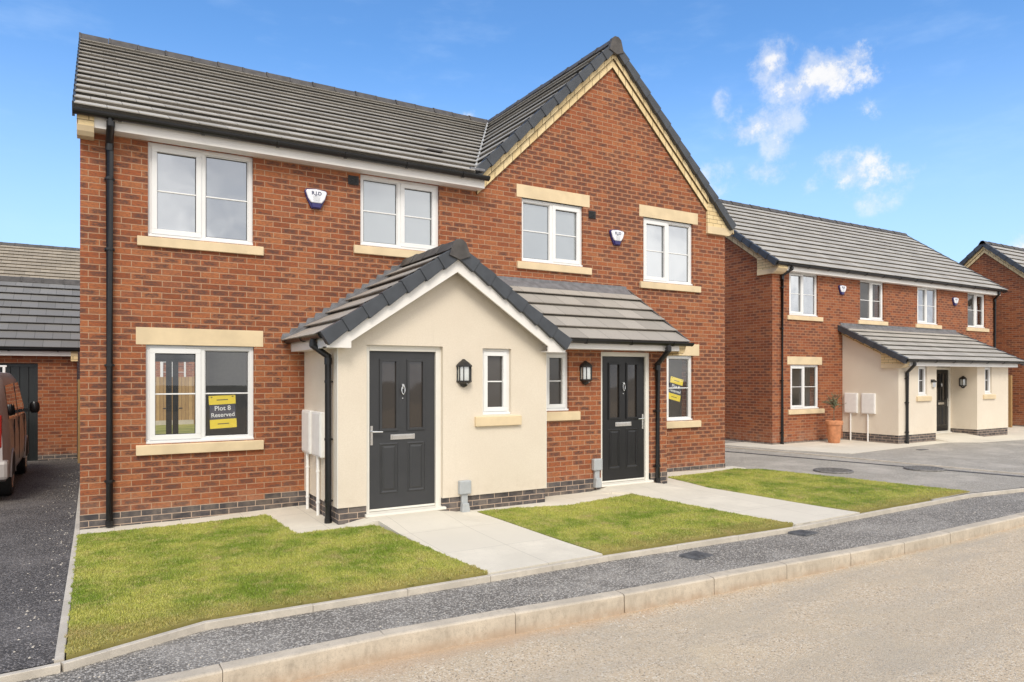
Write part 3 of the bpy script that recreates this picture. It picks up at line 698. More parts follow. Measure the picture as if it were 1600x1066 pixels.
def lawn(poly, dens):
    P = np.array(poly); lo, hi = P.min(0) - .02, P.max(0) + .02
    n = int((hi[0] - lo[0]) * (hi[1] - lo[1]) * dens)
    x = np.random.uniform(lo[0], hi[0], n); y = np.random.uniform(lo[1], hi[1], n)
    wx = x + .012 * np.sin(y * 23) + .01 * np.sin(y * 61); wy = y + .014 * np.sin(x * 19) + .012 * np.sin(x * 53 + 1)
    k = inside(wx, wy, poly); x, y = x[k], y[k]; n = len(x)
    tuft = .5 + .5 * np.sin(x * 9 + 3 * np.sin(y * 5)) * np.sin(y * 11 + 2 * np.sin(x * 4))
    h = np.random.uniform(.010, .022, n) * (.75 + .5 * tuft); a = np.random.uniform(0, 2 * np.pi, n); w = np.random.uniform(.0018, .0034, n)
    le = np.random.uniform(.1, .9, n) * h; b = np.random.uniform(0, 2 * np.pi, n)
    z = Gv(x, y) + .010
    v = np.empty((n, 5, 3))
    dx, dy = np.cos(a) * w, np.sin(a) * w; ox, oy = np.cos(b) * le, np.sin(b) * le
    v[:, 0] = np.stack([x - dx, y - dy, z], 1); v[:, 1] = np.stack([x + dx, y + dy, z], 1)
    v[:, 2] = np.stack([x + dx * .8 + ox * .35, y + dy * .8 + oy * .35, z + h * .55], 1); v[:, 3] = np.stack([x - dx * .8 + ox * .35, y - dy * .8 + oy * .35, z + h * .55], 1)
    v[:, 4] = np.stack([x + ox, y + oy, z + h], 1)
    me = bpy.data.meshes.new('grass'); me.vertices.add(n * 5); me.vertices.foreach_set('co', v.ravel())
    idx = (np.arange(n)[:, None] * 5 + np.array([0, 1, 2, 3, 3, 2, 4])[None]).ravel()
    me.loops.add(n * 7); me.loops.foreach_set('vertex_index', idx.astype(np.int32))
    ls = (np.arange(n)[:, None] * 7 + np.array([0, 4])[None]).ravel(); me.polygons.add(n * 2); me.polygons.foreach_set('loop_start', ls.astype(np.int32))
    me.update(calc_edges=True); me.validate(); me.materials.append(M['grass'])
    return me
for pl, dens, lb in ((L1, 15000, 'patchy green front lawn left of the first path, nearest the driveway'), (L2, 11000, 'green front lawn between the two pale garden paths'), (L3, 7000, 'green front lawn at the right, beside the shared driveway')):
    o = bpy.data.objects.new('grass', lawn(pl, dens)); COL.objects.link(o); tag(o, lb, 'lawn', None, 'stuff')
# rear garden seen through the house
sheet('garden_lawn', [(-14, 19.0), (12, 19.0), (12, 30), (-14, 30)], lambda x, y: -.02, 'turf', 0)

# loose chippings and crumbs on pavement, road and drive
def crumbs():
    m = MB(); rr = random.Random(3)
    def peb(x, y, z, s):
        a = rr.uniform(0, 3); v = []
        for i in range(5): v.append((x + s * rr.uniform(.7, 1.2) * math.cos(a + i * 1.256), y + s * rr.uniform(.7, 1.2) * math.sin(a + i * 1.256), z))
        v.append((x + rr.uniform(-.2, .2) * s, y, z + s * rr.uniform(.5, .9)))
        m.add(v, [(i, (i + 1) % 5, 5) for i in range(5)])
    for i in range(900):
        x = rr.uniform(-2, 13); y = rr.uniform(4.95, 5.58); z = -.036 - .016 * S_(4.9, 5.4, y); peb(x, y, z, rr.uniform(.003, .010))
    for i in range(500):
        x = rr.uniform(-1, 14); y = 4.69 - abs(rr.gauss(0, .25)); 
        if y > 4.60: y = 4.5
        peb(x, y, roadz(x), rr.uniform(.003, .012))
    for i in range(260):
        x = rr.uniform(-1, 14); y = rr.uniform(1.5, 4.5); peb(x, y, roadz(x), rr.uniform(.003, .009))
    for i in range(230):
        y = rr.uniform(5.4, 16); x = -.22 - abs(rr.gauss(0, .18)); peb(x, y, -.012, rr.uniform(.003, .011))
    o = m.build('loose_chippings', 'edging', recalc=False)
    tag(o, 'loose pale stone chippings scattered over pavement, road edge and driveway', 'gravel', None, 'stuff')
crumbs()

# ================================================================== HOUSE 1
HY = 9.80; HX0, HX1 = -.134, 10.796
H = thing('semi_detached_house', (5.33, 9.8, 0), 'large red brick semi-detached pair in the foreground with big front gable and cream rendered porch', 'house')
lo1 = (.562, 1.845, .985, 2.223); up1 = (.585, 1.835, 3.575, 4.757); up2 = (3.31, 4.56, 3.725, 4.757)
up3 = (6.045, 7.295, 3.725, 4.770); up4 = (8.665, 9.92, 3.575, 4.758); lo4 = (8.665, 9.92, .985, 2.223)
w = MB()
cells_wall(w, HX0, HX1, -.2, 4.80, HY, HY + .30, [lo1, up1, up2, up3, up4, lo4])
AP = (7.92, 7.76); TN = .962
def gz_(x, off=0): return AP[1] - TN * abs(x - AP[0]) - off
w.prism([(5.20, 4.80), (10.78, 4.80), (10.78, gz_(10.78, .1)), (AP[0], AP[1] - .10), (5.20, gz_(5.2, .1))], HY, HY + .3)
for xa, xb in ((HX0, HX0 + .3), (HX1 - .3, HX1)):
    w.prismx([(HY + .3, -.2), (18.5, -.2), (18.5, 4.9), (14.30, 7.60), (HY + .3, 4.98)], xa, xb)
cells_wall(w, HX0 + .3, HX1 - .3, -.2, 5.0, 18.2, 18.5, [(.90, 2.30, .12, 2.25)])
w.box(5.2, 5.45, HY + .3, 18.2, -.2, 2.5)
w.build('brick_wall', 'brick', H)
p = MB()
p.box(HX0 - .004, 1.985, HY - .006, HY + .05, -.2, .175); p.box(1.985, 2.55, HY - .006, HY + .05, -.2, .25); p.box(8.15, HX1 + .004, HY - .006, HY + .05, -.2, .10)
p.box(HX0 - .004, HX0 + .02, HY + .05, 18.5, -.2, .175); p.box(HX1 - .02, HX1 + .004, HY + .05, 18.5, -.2, .10)
p.build('plinth', 'blue_brick', H)
# interior
i_ = MB()
i_.box(HX0 + .31, 5.19, HY + .31, 18.19, .0, .12)
i_.build('floor', 'carpet', H)
i_ = MB(); i_.box(HX0 + .31, HX1 - .31, HY + .31, 18.19, 2.42, 2.52)
i_.box(HX0 + .301, HX0 + .32, HY + .31, 18.19, .12, 2.42); i_.box(5.17, 5.199, HY + .31, 18.19, .12, 2.42)
i_.box(2.75, 2.87, HY + 2.0, 14.3, .12, 2.42); i_.box(2.55, 5.17, 14.3, 14.42, .12, 2.42)
cells_wall(i_, HX0 + .32, 5.17, .12, 2.42, 18.14, 18.197, [(.90, 2.30, .12, 2.25)]); i_.box(5.46, 5.48, HY + .31, 18.19, .12, 2.42); i_.box(5.48, 10.48, 14.3, 14.42, .12, 2.42); i_.box(10.47, 10.494, HY + .31, 14.3, .12, 2.42)
i_.box(5.48, 10.48, HY + .31, 14.3, .0, .12)
i_.build('interior_wall', 'plaster', H)
fd = MB()
for a in (.90, 1.47, 1.61, 2.22): fd.box(a, a + (.12 if 1.4 < a < 1.7 else .08), 18.25, 18.32, .12, 2.25)
fd.box(.90, 2.30, 18.25, 18.32, 2.17, 2.25); fd.box(.90, 2.30, 18.25, 18.32, .12, .24)
fdo = fd.build('french_door', 'dark_int', H)
MB().box(1.40, 1.47, 18.2, 18.24, 1.06, 1.09).box(1.74, 1.81, 18.2, 18.24, 1.06, 1.09).build('handle', 'chrome', fdo)

window(H, *lo1, HY, 'left', 'glass', sill=(.452, 1.962, .850, .985), lintel=(.452, 1.962, 2.223, 2.438))
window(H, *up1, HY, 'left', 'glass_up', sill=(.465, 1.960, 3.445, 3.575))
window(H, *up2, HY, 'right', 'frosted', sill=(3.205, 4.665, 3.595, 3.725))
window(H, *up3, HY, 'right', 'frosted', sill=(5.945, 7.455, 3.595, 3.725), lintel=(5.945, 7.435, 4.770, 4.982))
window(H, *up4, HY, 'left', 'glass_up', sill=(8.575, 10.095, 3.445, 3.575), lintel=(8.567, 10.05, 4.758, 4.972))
window(H, *lo4, HY, 'left', 'glass', sill=(8.56, 10.10, .850, .985), lintel=(8.56, 10.085, 2.223, 2.445))
for vx, vz in ((3.205, 4.64), (7.485, 4.65)):
    v = MB(); v.box(vx - .078, vx + .078, HY - .012, HY, vz - .065, vz + .065)
    for k in range(5): v.box(vx - .065, vx + .065, HY - .022, HY - .012, vz - .052 + .023 * k, vz - .044 + .023 * k)
    v.build('extractor_vent', 'lantern', H, bevel=.003)

# main roof
g0 = .345; EY, EZ, RY, RZ = 9.49, 4.935, 14.30, 7.70
rs = (RZ - EZ) / (RY - EY)
def main_z(y): return EZ + rs * (y - EY)
# valley: gable slope meets main slope
def gable_tile(x): return AP[1] - .035 - TN * abs(x - AP[0])
def valley_x(y, s): return AP[0] + s * (AP[1] - .035 - main_z(y)) / TN
xvL0, xvL1 = valley_x(EY, -1), valley_x(RY, -1); xvR0, xvR1 = valley_x(EY, 1), valley_x(RY, 1)
m = MB(); roof_slope(m, (-.19, EY, EZ), (AP[0], EY, EZ), (-.19, RY, RZ), g0)
rf = m.build('main_roof', 'tile', H)
dL = Vector((xvL1 - xvL0, RY - EY, 0)); nL = Vector((dL.y, -dL.x, 0)).normalized()
clip(rf, (xvL0, EY, 0), nL)
m = MB(); roof_slope(m, (AP[0], EY, EZ), (10.93, EY, EZ), (AP[0], RY, RZ), g0); rf2 = m.build('side_roof', 'tile', H)
dR = Vector((xvR1 - xvR0, RY - EY, 0)); nR = Vector((-dR.y, dR.x, 0)).normalized(); clip(rf2, (xvR0, EY, 0), nR); clip(rf2, (0, 10.6, 0), (0, -1, 0))
m = MB(); roof_slope(m, (10.93, 18.80, 4.95), (-.19, 18.80, 4.95), (10.93, RY, RZ), g0); m.build('rear_roof', 'tile', H)
for sgn in (-1, 1):
    m = MB(); e = AP[0] + sgn * 3.0; ez = gable_tile(e)
    a, b = (e, 9.72, ez), (e, 14.25, ez)
    roof_slope(m, a, b, (AP[0], 9.72, AP[1] - .035), g0)
    gr = m.build('gable_roof', 'tile', H)
    d_ = dL if sgn < 0 else dR; x0_ = xvL0 if sgn < 0 else xvR0
    nn_ = Vector((-d_.y, d_.x, 0)) if sgn < 0 else Vector((d_.y, -d_.x, 0))
    clip(gr, (x0_, EY, 0), nn_)
m = MB()
for x0_, x1_ in ((xvL0, xvL1),):
    for k in (-1, 1):
        A, B = Vector((x0_ + .02, EY + .06, EZ + .03)), Vector((x1_, RY, RZ + .015)); s_ = Vector((.05 * k, -.03 * k, .012))
        m.add([A, A + s_, B + s_, B], [(0, 1, 2, 3)])
    A, B = Vector((x0_ + .02, EY + .06, EZ + .055)), Vector((x1_, RY, RZ + .04)); m.tube([A, B], .022, 8)
m.build('valley_trim', 'valley', H)
MB().box(4.95, 5.20, 9.50, 9.62, 4.985, 5.03).build('valley_apron', 'lead', H, bevel=.01)
m = MB(); ridge_caps(m, (-.21, RY, RZ + .045), (10.95, RY, RZ + .045)); m.build('ridge_tiles', 'ridge', H)
m = MB(); ridge_caps(m, (AP[0], 9.67, AP[1] + .005), (AP[0], 14.3, AP[1] - .02))
m.prism([(AP[0] - .16, AP[1] - .20), (AP[0] - .10, AP[1] + .01), (AP[0] - .04, AP[1] + .055), (AP[0] + .04, AP[1] + .055), (AP[0] + .10, AP[1] + .01), (AP[0] + .16, AP[1] - .20), (AP[0], AP[1] - .26)], 9.645, 9.72)
m.build('gable_ridge', 'ridge', H, bevel=.006)
# gable verge and brick bands
m = MB()
verge_caps(m, (5.06, gz_(5.06)), (AP[0] - .05, gz_(AP[0] - .05)), 9.67, 9.80); verge_caps(m, (10.97, gz_(10.97)), (AP[0] + .05, gz_(AP[0] + .05)), 9.67, 9.80)
m.build('verge', 'verge', H, bevel=.006)
def bands(mb, apex, tn, xlo, xhi, front, back, o1, o2, o3):
    for (xe, s) in ((xlo, -1), (xhi, 1)):
        cs = math.cos(math.atan(tn)); 
        for (oa, ob_, yy) in ((o1, o2, front), (o2, o3, front + (back - front) * .35)):
            pl = [(xe, apex[1] - tn * abs(xe - apex[0]) - oa), (apex[0], apex[1] - oa), (apex[0], apex[1] - ob_), (xe, apex[1] - tn * abs(xe - apex[0]) - ob_)]
            mb.prism(pl, yy, back, uvf=lambda x, z, oa=oa, ob_=ob_, s=s: ((abs(x - apex[0])) / cs + (.11 if oa == o1 else 0), ((apex[1] - tn * abs(x - apex[0]) - z) - oa) / (ob_ - oa) * .072 + .0015))
    return mb
m = MB(); bands(m, AP, TN, 5.20, 10.275, 9.735, HY + .02, .15, .305, .45); m.build('cream_verge_band', 'cream_brick_uv', H)
m = MB()
m.prism([(10.27, 4.762), (11.00, 4.762), (11.0, gz_(11.0, .13)), (10.27, gz_(10.27, .13))], 9.755, 10.15)
kn = m.build('kneeler', 'cream_brick', H)
MB().prism([(10.27, 4.615), (10.84, 4.615), (10.90, 4.64), (10.96, 4.70), (11.0, 4.762), (10.27, 4.762)], 9.745, 10.15).build('kneeler_stone', 'stone', kn, bevel=.004)
m = MB(); m.box(HX0 - .03, .01, 9.58, 9.80, 4.765, 4.93); kl = m.build('kneeler', 'cream_brick', H)
MB().prismx([(9.60, 4.70), (9.64, 4.655), (9.80, 4.655), (9.80, 4.765), (9.575, 4.765)], HX0 - .03, .01).build('kneeler_stone', 'stone', kl, bevel=.004)
# left gable verge
sw = lambda a, b, c: (b, a, c)
m = MB(sw); verge_caps(m, (EY - .02, EZ + .03), (RY, RZ + .035), -.196, -.182, sgn=1); verge_caps(m, (18.83, 4.98), (RY, RZ + .035), -.196, -.182)
m.build('side_verge', 'verge', H)
m = MB(sw); verge_caps(m, (10.7, main_z(10.7) + .045), (RY, RZ + .05), 10.95, 10.87, sgn=-1); verge_caps(m, (18.83, 4.99), (RY, RZ + .05), 10.95, 10.87, sgn=-1); m.build('side_verge', 'verge', H)
# fascia, soffit, gutter
m = MB(); m.box(.01, 5.24, 9.600, 9.618, 4.757, 4.935); m.box(.01, 5.24, 9.618, HY - .002, 4.757, 4.770); m.box(5.225, 5.24, 9.618, HY - .002, 4.770, 4.93)
m.build('fascia', 'fascia', H)
gm = MB(); gutter_line(gm, (-.20, 9.538, 4.925), (5.27, 9.538, 4.925), .060)
gt = gm.build('gutter', 'black', H)
m = MB(); m.box(4.60, 4.86, 10.30, 10.38, main_z(10.34) + .03, main_z(10.34) + .055); m.build('roof_vent', 'ridge', H, bevel=.008)
def downpipe(parent, top, wall_pt, zbot, clips, shoe=True, r=.039, cl=(0, 1)):
    m = MB(); tx, ty, tz = top; wx, wy = wall_pt
    zt = tz - .12 - .55 * math.hypot(tx - wx, ty - wy)
    m.tube([(tx, ty, tz), (tx, ty, tz - .09), (wx, wy, zt), (wx, wy, zbot)], r, 14)
    m.tube([(tx, ty, tz - .04), (tx, ty, tz - .10)], r + .007, 14); m.tube([(wx, wy, zt - .02), (wx, wy, zt - .10)], r + .007, 14)
    for z in clips:
        m.tube([(wx, wy, z), (wx, wy, z + .03)], r + .006, 14)
        dx, dy = cl; m.box(min(wx - .012, wx + dx * .07) if dx else wx - .055, max(wx + .012, wx + dx * .07) if dx else wx + .055, (wy - .012) if dx else wy, (wy + .012) if dx else wy + .055, z + .004, z + .022)
    m.tube([(wx, wy, zbot), (wx, wy, zbot + .07)], r + .006, 14)
    return m.build('downpipe', 'black', parent, smooth=True)
downpipe(H, (.178, 9.54, 4.88), (.170, HY - .055), .02, (.55, 1.95, 3.35, 4.2))

# ---- rendered gable porch
PY = 8.27; PX0, PX1 = 2.51, 5.51
pd = (2.872, 3.898, .118, 2.215); pw = (4.485, 4.93, 1.310, 2.205)
w = MB(); cells_wall(w, PX0, PX1, .245, 2.26, PY, PY + .28, [pd, pw])
w.prism([(PX0, 2.26), (PX1, 2.26), (PX1 - .0, 2.34), (4.02, 3.34), (PX0, 2.34)], PY, PY + .28)
w.box(PX0, PX0 + .28, PY + .28, HY + .01, .245, 2.32); w.box(PX1 - .28, PX1, PY + .28, 8.70, .245, 2.32)
PW = w.build('porch_wall', 'render', H)
w = MB(); cells_wall(w, PX0 + .014, PX1 - .014, -.2, .245, PY + .014, PY + .28, [(pd[0], pd[1], pd[2], 1)])
w.box(PX0 + .014, PX0 + .27, PY + .28, HY - .01, -.2, .245); w.build('porch_plinth', 'blue_brick', H)
MB().box(PX0 + .3, PX1 - .3, PY + .3, HY, 2.30, 2.34).build('porch_ceiling', 'plaster', H)
MB().box(PX0 - .003, PX0 + .006, PY - .003, PY + .012, .245, 2.25).box(PX1 - .006, PX1 + .003, PY - .003, PY + .012, .245, 2.25).build('corner_bead', 'offwhite', PW)
door(H, *pd, PY, 'door_grey', 'left', label='anthracite grey panelled front door with two tall glass lights')
window(H, *pw, PY, 'left', 'glass_dark', inset=.055, single=True, sill=(4.362, 5.075, 1.160, 1.300))
# porch roof
PA = (4.02, 3.515); PT = .668
def pz(x, off=0): return PA[1] - PT * abs(x - PA[0]) - off
for s in (-1, 1):
    e = PA[0] + s * 1.755; m = MB(); roof_slope(m, (e, 8.09, pz(e, .04)), (e, HY - .002, pz(e, .04)), (PA[0], 8.09, PA[1] - .04), .33); m.build('porch_gable_roof', 'tile_big', H)
m = MB(); verge_caps(m, (2.245, pz(2.245)), (PA[0] - .05, pz(PA[0] - .05)), 8.035, 8.14, unit=.31, hh=.145); verge_caps(m, (5.785, pz(5.785)), (PA[0] + .05, pz(PA[0] + .05)), 8.035, 8.14, unit=.31, hh=.145)
m.build('porch_verge', 'verge', H, bevel=.006)
m = MB(); ridge_caps(m, (PA[0], 8.02, PA[1] + .02), (PA[0], HY - .01, PA[1] + .02))
m.prism([(PA[0] - .15, PA[1] - .15), (PA[0] - .09, PA[1] + .02), (PA[0] - .04, PA[1] + .06), (PA[0] + .04, PA[1] + .06), (PA[0] + .09, PA[1] + .02), (PA[0] + .15, PA[1] - .15), (PA[0], PA[1] - .20)], 8.005, 8.06)
m.build('porch_ridge', 'ridge', H, bevel=.006)
m = MB()
m.prism([(2.33, pz(2.33, .13)), (4.02, PA[1] - .13), (4.02, PA[1] - .345), (2.62, pz(2.62, .335)), (2.62, 2.165), (2.33, 2.165)], 8.085, 8.115)
m.prism([(5.71, pz(5.71, .13)), (4.02, PA[1] - .13), (4.02, PA[1] - .345), (5.42, pz(5.42, .335)), (5.42, 2.165), (5.71, 2.165)], 8.083, 8.113)
m.box(2.33, 2.62, 8.115, 8.27, 2.165, 2.178); m.box(5.42, 5.71, 8.113, 8.27, 2.165, 2.178)
m.box(2.33, 2.345, 8.115, HY - .003, 2.165, 2.30); m.box(2.345, 2.512, 8.27, HY - .003, 2.165, 2.178)
m.build('barge_board', 'fascia', H)
gm = MB(); gutter_line(gm, (2.285, 8.12, 2.325), (2.285, HY - .01, 2.325), .052); gm.build('porch_gutter', 'black', H)
downpipe(H, (2.285, 8.52, 2.29), (2.452, 8.46), .03, (.30, 1.05, 1.75), cl=(1, 0))
# stepped lead flashing on the brickwork left of the porch ridge
m = MB(); z = .025 + .075 * 31
while z < 3.45:
    xs_ = PA[0] - (PA[1] - z - .01) / PT; xs2 = PA[0] - (PA[1] - z - .085) / PT
    m.prism([(xs_ - .075, z + .062), (xs_ - .10, z - .012), (xs_ + .03, z - .06), (xs2 + .09, z + .03), (xs2 + .0, z + .075)], HY - .009 - .002 * (round(z / .075) % 2), HY)
    z += .075
m.prism([(2.225, pz(2.225, -.03)), (2.25, pz(2.25, .05)), (PA[0] - .1, pz(PA[0] - .1, .03)), (PA[0] - .1, pz(PA[0] - .1, -.05))], HY - .05, HY - .004)
e = 2.27; A = [(e, HY - .13, pz(e, -.004)), (e, HY - .005, pz(e, -.008)), (PA[0] - .1, HY - .005, pz(PA[0] - .1, -.008)), (PA[0] - .1, HY - .13, pz(PA[0] - .1, -.004))]
m.add(A + [(x, y, z_ - .03) for x, y, z_ in A], [(0, 1, 2, 3), (7, 6, 5, 4), (0, 4, 5, 1), (1, 5, 6, 2), (2, 6, 7, 3), (3, 7, 4, 0)])
m.build('stepped_flashing', 'lead', H)

# ---- brick lean-to porch
QY = 8.665; QX0, QX1 = 5.48, 8.172
qd = (6.795, 7.815, .118, 2.215); qw = (5.750, 6.185, 1.310, 2.205)
w = MB(); cells_wall(w, QX0, QX1, -.2, 2.26, QY, QY + .28, [qd, qw]); w.prismx([(QY + .28, -.2), (HY + .01, -.2), (HY + .01, 3.25), (QY + .28, 2.50), (QY + .28, -.2)][:4], QX1 - .28, QX1)
w.prismx([(QY, 2.26), (QY + .28, 2.26), (QY + .28, 2.50), (QY, 2.36)], QX0 + .02, QX1)
w.build('porch_brick_wall', 'brick', H)
w = MB(); w.box(QX0, qd[0], QY - .006, QY + .05, -.2, .25); w.box(qd[1], QX1 + .005, QY - .006, QY + .05, -.2, .25); w.box(QX1 - .05, QX1 + .005, QY + .05, HY, -.2, .25); w.build('porch_brick_plinth', 'blue_brick', H)
door(H, *qd, QY, 'door_black', 'right', label='black panelled front door under the lean-to roof', inset=.07)
window(H, *qw, QY, 'left', 'glass_dark', inset=.045, single=True, sill=(5.62, 6.37, 1.165, 1.305))
m = MB(); roof_slope(m, (4.25, 8.33, 2.375), (8.31, 8.33, 2.375), (4.25, HY - .003, 2.375 + .668 * (HY - 8.333)), .33)
lr = m.build('lean_to_roof', 'tile_big', H)
# keep only what lies right of the valley with the porch gable
n1 = Vector((-1, -1, 0)).normalized(); clip(lr, (PA[0] + (PA[1] - 2.375) / PT - .12, 8.33, 0), n1)
m = MB(); A = (8.315, 8.31, 2.37); B = (8.315, HY, 2.375 + .668 * (HY - 8.333) - .005)
m.add([(8.29, A[1], A[2] - .02), (8.325, A[1], A[2] - .02), (8.325, B[1], B[2] - .02), (8.29, B[1], B[2] - .02), (8.29, A[1], A[2] + .045), (8.325, A[1], A[2] + .045), (8.325, B[1], B[2] + .045), (8.29, B[1], B[2] + .045)],
      [(0, 1, 2, 3), (4, 5, 6, 7), (0, 1, 5, 4), (1, 2, 6, 5), (2, 3, 7, 6), (3, 0, 4, 7)]); m.build('lean_to_verge', 'ridge', H)
m = MB(); tz = 2.375 + .668 * (HY - 8.333)
m.prismx([(HY - .17, tz - .075), (HY - .008, tz + .055), (HY - .008, 3.445), (HY, 3.445), (HY, tz + .02), (HY - .17, tz - .10)], 4.6, 8.26)
m.build('apron_flashing', 'lead', H)
m = MB(); m.box(5.60, 8.15, 8.352, 8.370, 2.235, 2.375); m.box(5.52, 8.15, 8.370, QY - .003, 2.235, 2.247); m.build('porch_fascia', 'fascia', H)
gm = MB(); gutter_line(gm, (5.78, 8.292, 2.372), (8.36, 8.292, 2.372), .054); gm.build('porch_gutter', 'black', H)
downpipe(H, (7.86, 8.292, 2.33), (7.925, QY - .052), .10, (.35, 1.25, 1.95))
MB().prism([(8.15, 2.36), (8.15, 2.17), (8.20, 2.17), (8.27, 2.22), (8.31, 2.32), (8.31, 2.36)], 8.36, 8.70).build('kneeler', 'cream_brick', H)

# ================================================================== wall lamps
def lantern():
    t = thing('wall_lantern', (0, 0, 0), 'x', 'lamp')
    m = MB()
    hexa = [(.095 * math.cos(R(a)), .095 * math.sin(R(a))) for a in (0, -45, -90, -135, -180)]
    hexa = [(.098, .0), (.088, -.055), (.045, -.098), (-.045, -.098), (-.088, -.055), (-.098, .0)]
    def lay(k, z): return [(x * k, y * k - .004, z) for x, y in hexa]
    def loft(rows):
        vs = [q for r_ in rows for q in r_]; n = 6; fs = [tuple(range(6)), tuple((len(rows) - 1) * 6 + j for j in range(6))]
        for i in range(len(rows) - 1):
            for j in range(6): fs.append((i * 6 + j, i * 6 + (j + 1) % 6, (i + 1) * 6 + (j + 1) % 6, (i + 1) * 6 + j))
        m.add(vs, fs)
    loft([lay(1.12, .075), lay(1.12, .092), lay(.70, .135), lay(.38, .158), lay(.15, .178)])      # roof
    loft([lay(1.08, -.105), lay(1.08, -.122), lay(.62, -.150), lay(.45, -.178), lay(.12, -.195)])   # base and sensor
    for x, y in hexa: m.box(x * .95 - .006, x * .95 + .006, y * .95 - .010, y * .95 + .002, -.105, .078)
    m.box(-.06, .06, -.006, .0, -.15, .12)
    m.build('housing', 'lantern', t, bevel=.002)
    g = MB(); vs = [(x * .88, y * .88 - .004, -.104) for x, y in hexa] + [(x * .88, y * .88 - .004, .076) for x, y in hexa]
    g.add(vs, [(j, j + 1, 7 + j, 6 + j) for j in range(5)]); g.build('glass', 'lamp_glass', t)
    MB().lathe([(0, -.155), (.008, -.152), (.010, -.145)], (.02, -.075, 0), 10).build('sensor', 'alarm_white', t)
    return t
ln = lantern(); ln.location = (4.195, PY, 1.878); tag(ln, 'black half lantern on the cream render between grey door and small window', None, 'black outdoor wall lanterns')
l2 = copy_tree(ln); l2.location = (6.487, QY, 1.89); l2['label'] = 'black half lantern on red brick beside the black front door'
l3 = copy_tree(ln); l3.location = (22.69, 11.243, 1.66); l3.rotation_euler.z = R(-90); l3['label'] = "black half lantern inside the neighbouring house's recessed porch"

# ================================================================== alarm boxes
def text_obj(body, size, mat, parent, loc, name, ext=.0012, rot=(90, 0, 0), bold=.0):
    cu = bpy.data.curves.new('lettering', 'FONT'); cu.body = body; cu.size = size; cu.align_x = 'CENTER'; cu.align_y = 'CENTER'; cu.extrude = ext; cu.offset = bold
    tmp = bpy.data.objects.new('lettering_tmp', cu); COL.objects.link(tmp); bpy.context.view_layer.update()
    me = bpy.data.meshes.new_from_object(tmp); bpy.data.objects.remove(tmp)
    me.materials.clear(); me.materials.append(M[mat]); me.name = name
    o = bpy.data.objects.new(name, me); COL.objects.link(o); o.parent = parent; o.location = loc; o.rotation_euler = tuple(R(a) for a in rot)
    return o
def alarm():
    t = thing('alarm_box', (0, 0, 0), 'x', 'alarm')
    def shell(k, pts, y0, y1):
        return MB().prism([(x * k, z * k) for x, z in pts], y0, y1)
    W = [(-.150, .085), (-.135, .112), (0, .128), (.135, .112), (.150, .085), (.118, -.01), (.075, -.068), (-.075, -.068), (-.118, -.01)]
    BK = [(-.158, .09), (-.14, .122), (0, .138), (.14, .122), (.158, .09), (.122, -.02), (.062, -.14), (-.062, -.14), (-.122, -.02)]
    shell(1.0, BK, -.045, 0).build('backplate', 'alarm_blue', t, bevel=.008)
    shell(.97, W, -.072, -.045).build('cover', 'alarm_white', t, bevel=.012)
    MB().prism([(-.068, -.066), (.068, -.066), (.052, -.130), (-.052, -.130)], -.062, -.045).build('strobe', 'alarm_blue', t, bevel=.006)
    text_obj('R.J.D', .068, 'alarm_ink', t, (0, -.0735, .062), 'lettering', bold=.0015)
    s = MB(); 
    for k, (wd, z) in enumerate(((.055, .022), (.05, .004), (.045, -.012), (.05, -.028), (.04, -.042))): s.box(-wd, wd, -.0735, -.0722, z - .003, z + .002)
    s.build('small_print', 'grey_box', t); return t
a1 = alarm(); a1.location = (2.66, HY, 4.30); tag(a1, 'white and blue alarm box on brick between the two upper windows of the left house', None, 'white and blue alarm boxes')
for loc, lb in (((8.015, HY, 4.305), 'white and blue alarm box between the two upper windows of the big gable'), ((18.54, 12.49, 4.32), "white and blue alarm box on the neighbouring house, left of its second upper window"), ((24.64, 12.49, 4.32), "white and blue alarm box on the neighbouring house, left of its last upper window")):
    c = copy_tree(a1); c.location = loc; c['label'] = lb

# ================================================================== signs in the windows
def sign(loc, tilt, lb, num='8'):
    t = thing('reserved_sign', loc, lb, 'sign', 'reserved signs in the ground floor windows'); t.rotation_euler = (0, R(tilt), 0)
    ORI[t.name] = (0, 0, 0)
    MB().box(-.158, .158, .0, .006, -.215, .215).build('board', 'navy', t)
    MB().box(-.165, .165, -.006, .0, .098, .216).build('upper_band', 'yellow', t)
    MB().box(-.165, .165, -.006, .0, -.216, -.098).build('lower_band', 'yellow', t)
    text_obj('Plot ' + num, .085, 'signwhite', t, (0, -.003, .045), 'lettering', bold=.0007)
    text_obj('Reserved', .078, 'signwhite', t, (0, -.003, -.042), 'lettering', bold=.0007)
    s = MB(); s.box(-.07, .07, -.0075, -.006, .152, .164); s.box(-.14, -.12, -.0075, -.006, .19, .203); s.box(.12, .14, -.0075, -.006, .19, .203); s.box(-.07, .07, -.0075, -.006, -.163, -.151)
    s.build('small_print', 'signdark', t); return t
sg = sign((1.468, HY + .092, 1.362), -2.5, 'yellow and navy Plot 8 Reserved notice behind the large ground floor window')
sg2 = copy_tree(sg); sg2.location = (9.545, HY + .092, 1.585); sg2.rotation_euler = (0, R(13), 0); sg2['label'] = 'tilted yellow and navy Reserved notice behind the narrow window right of the black door'

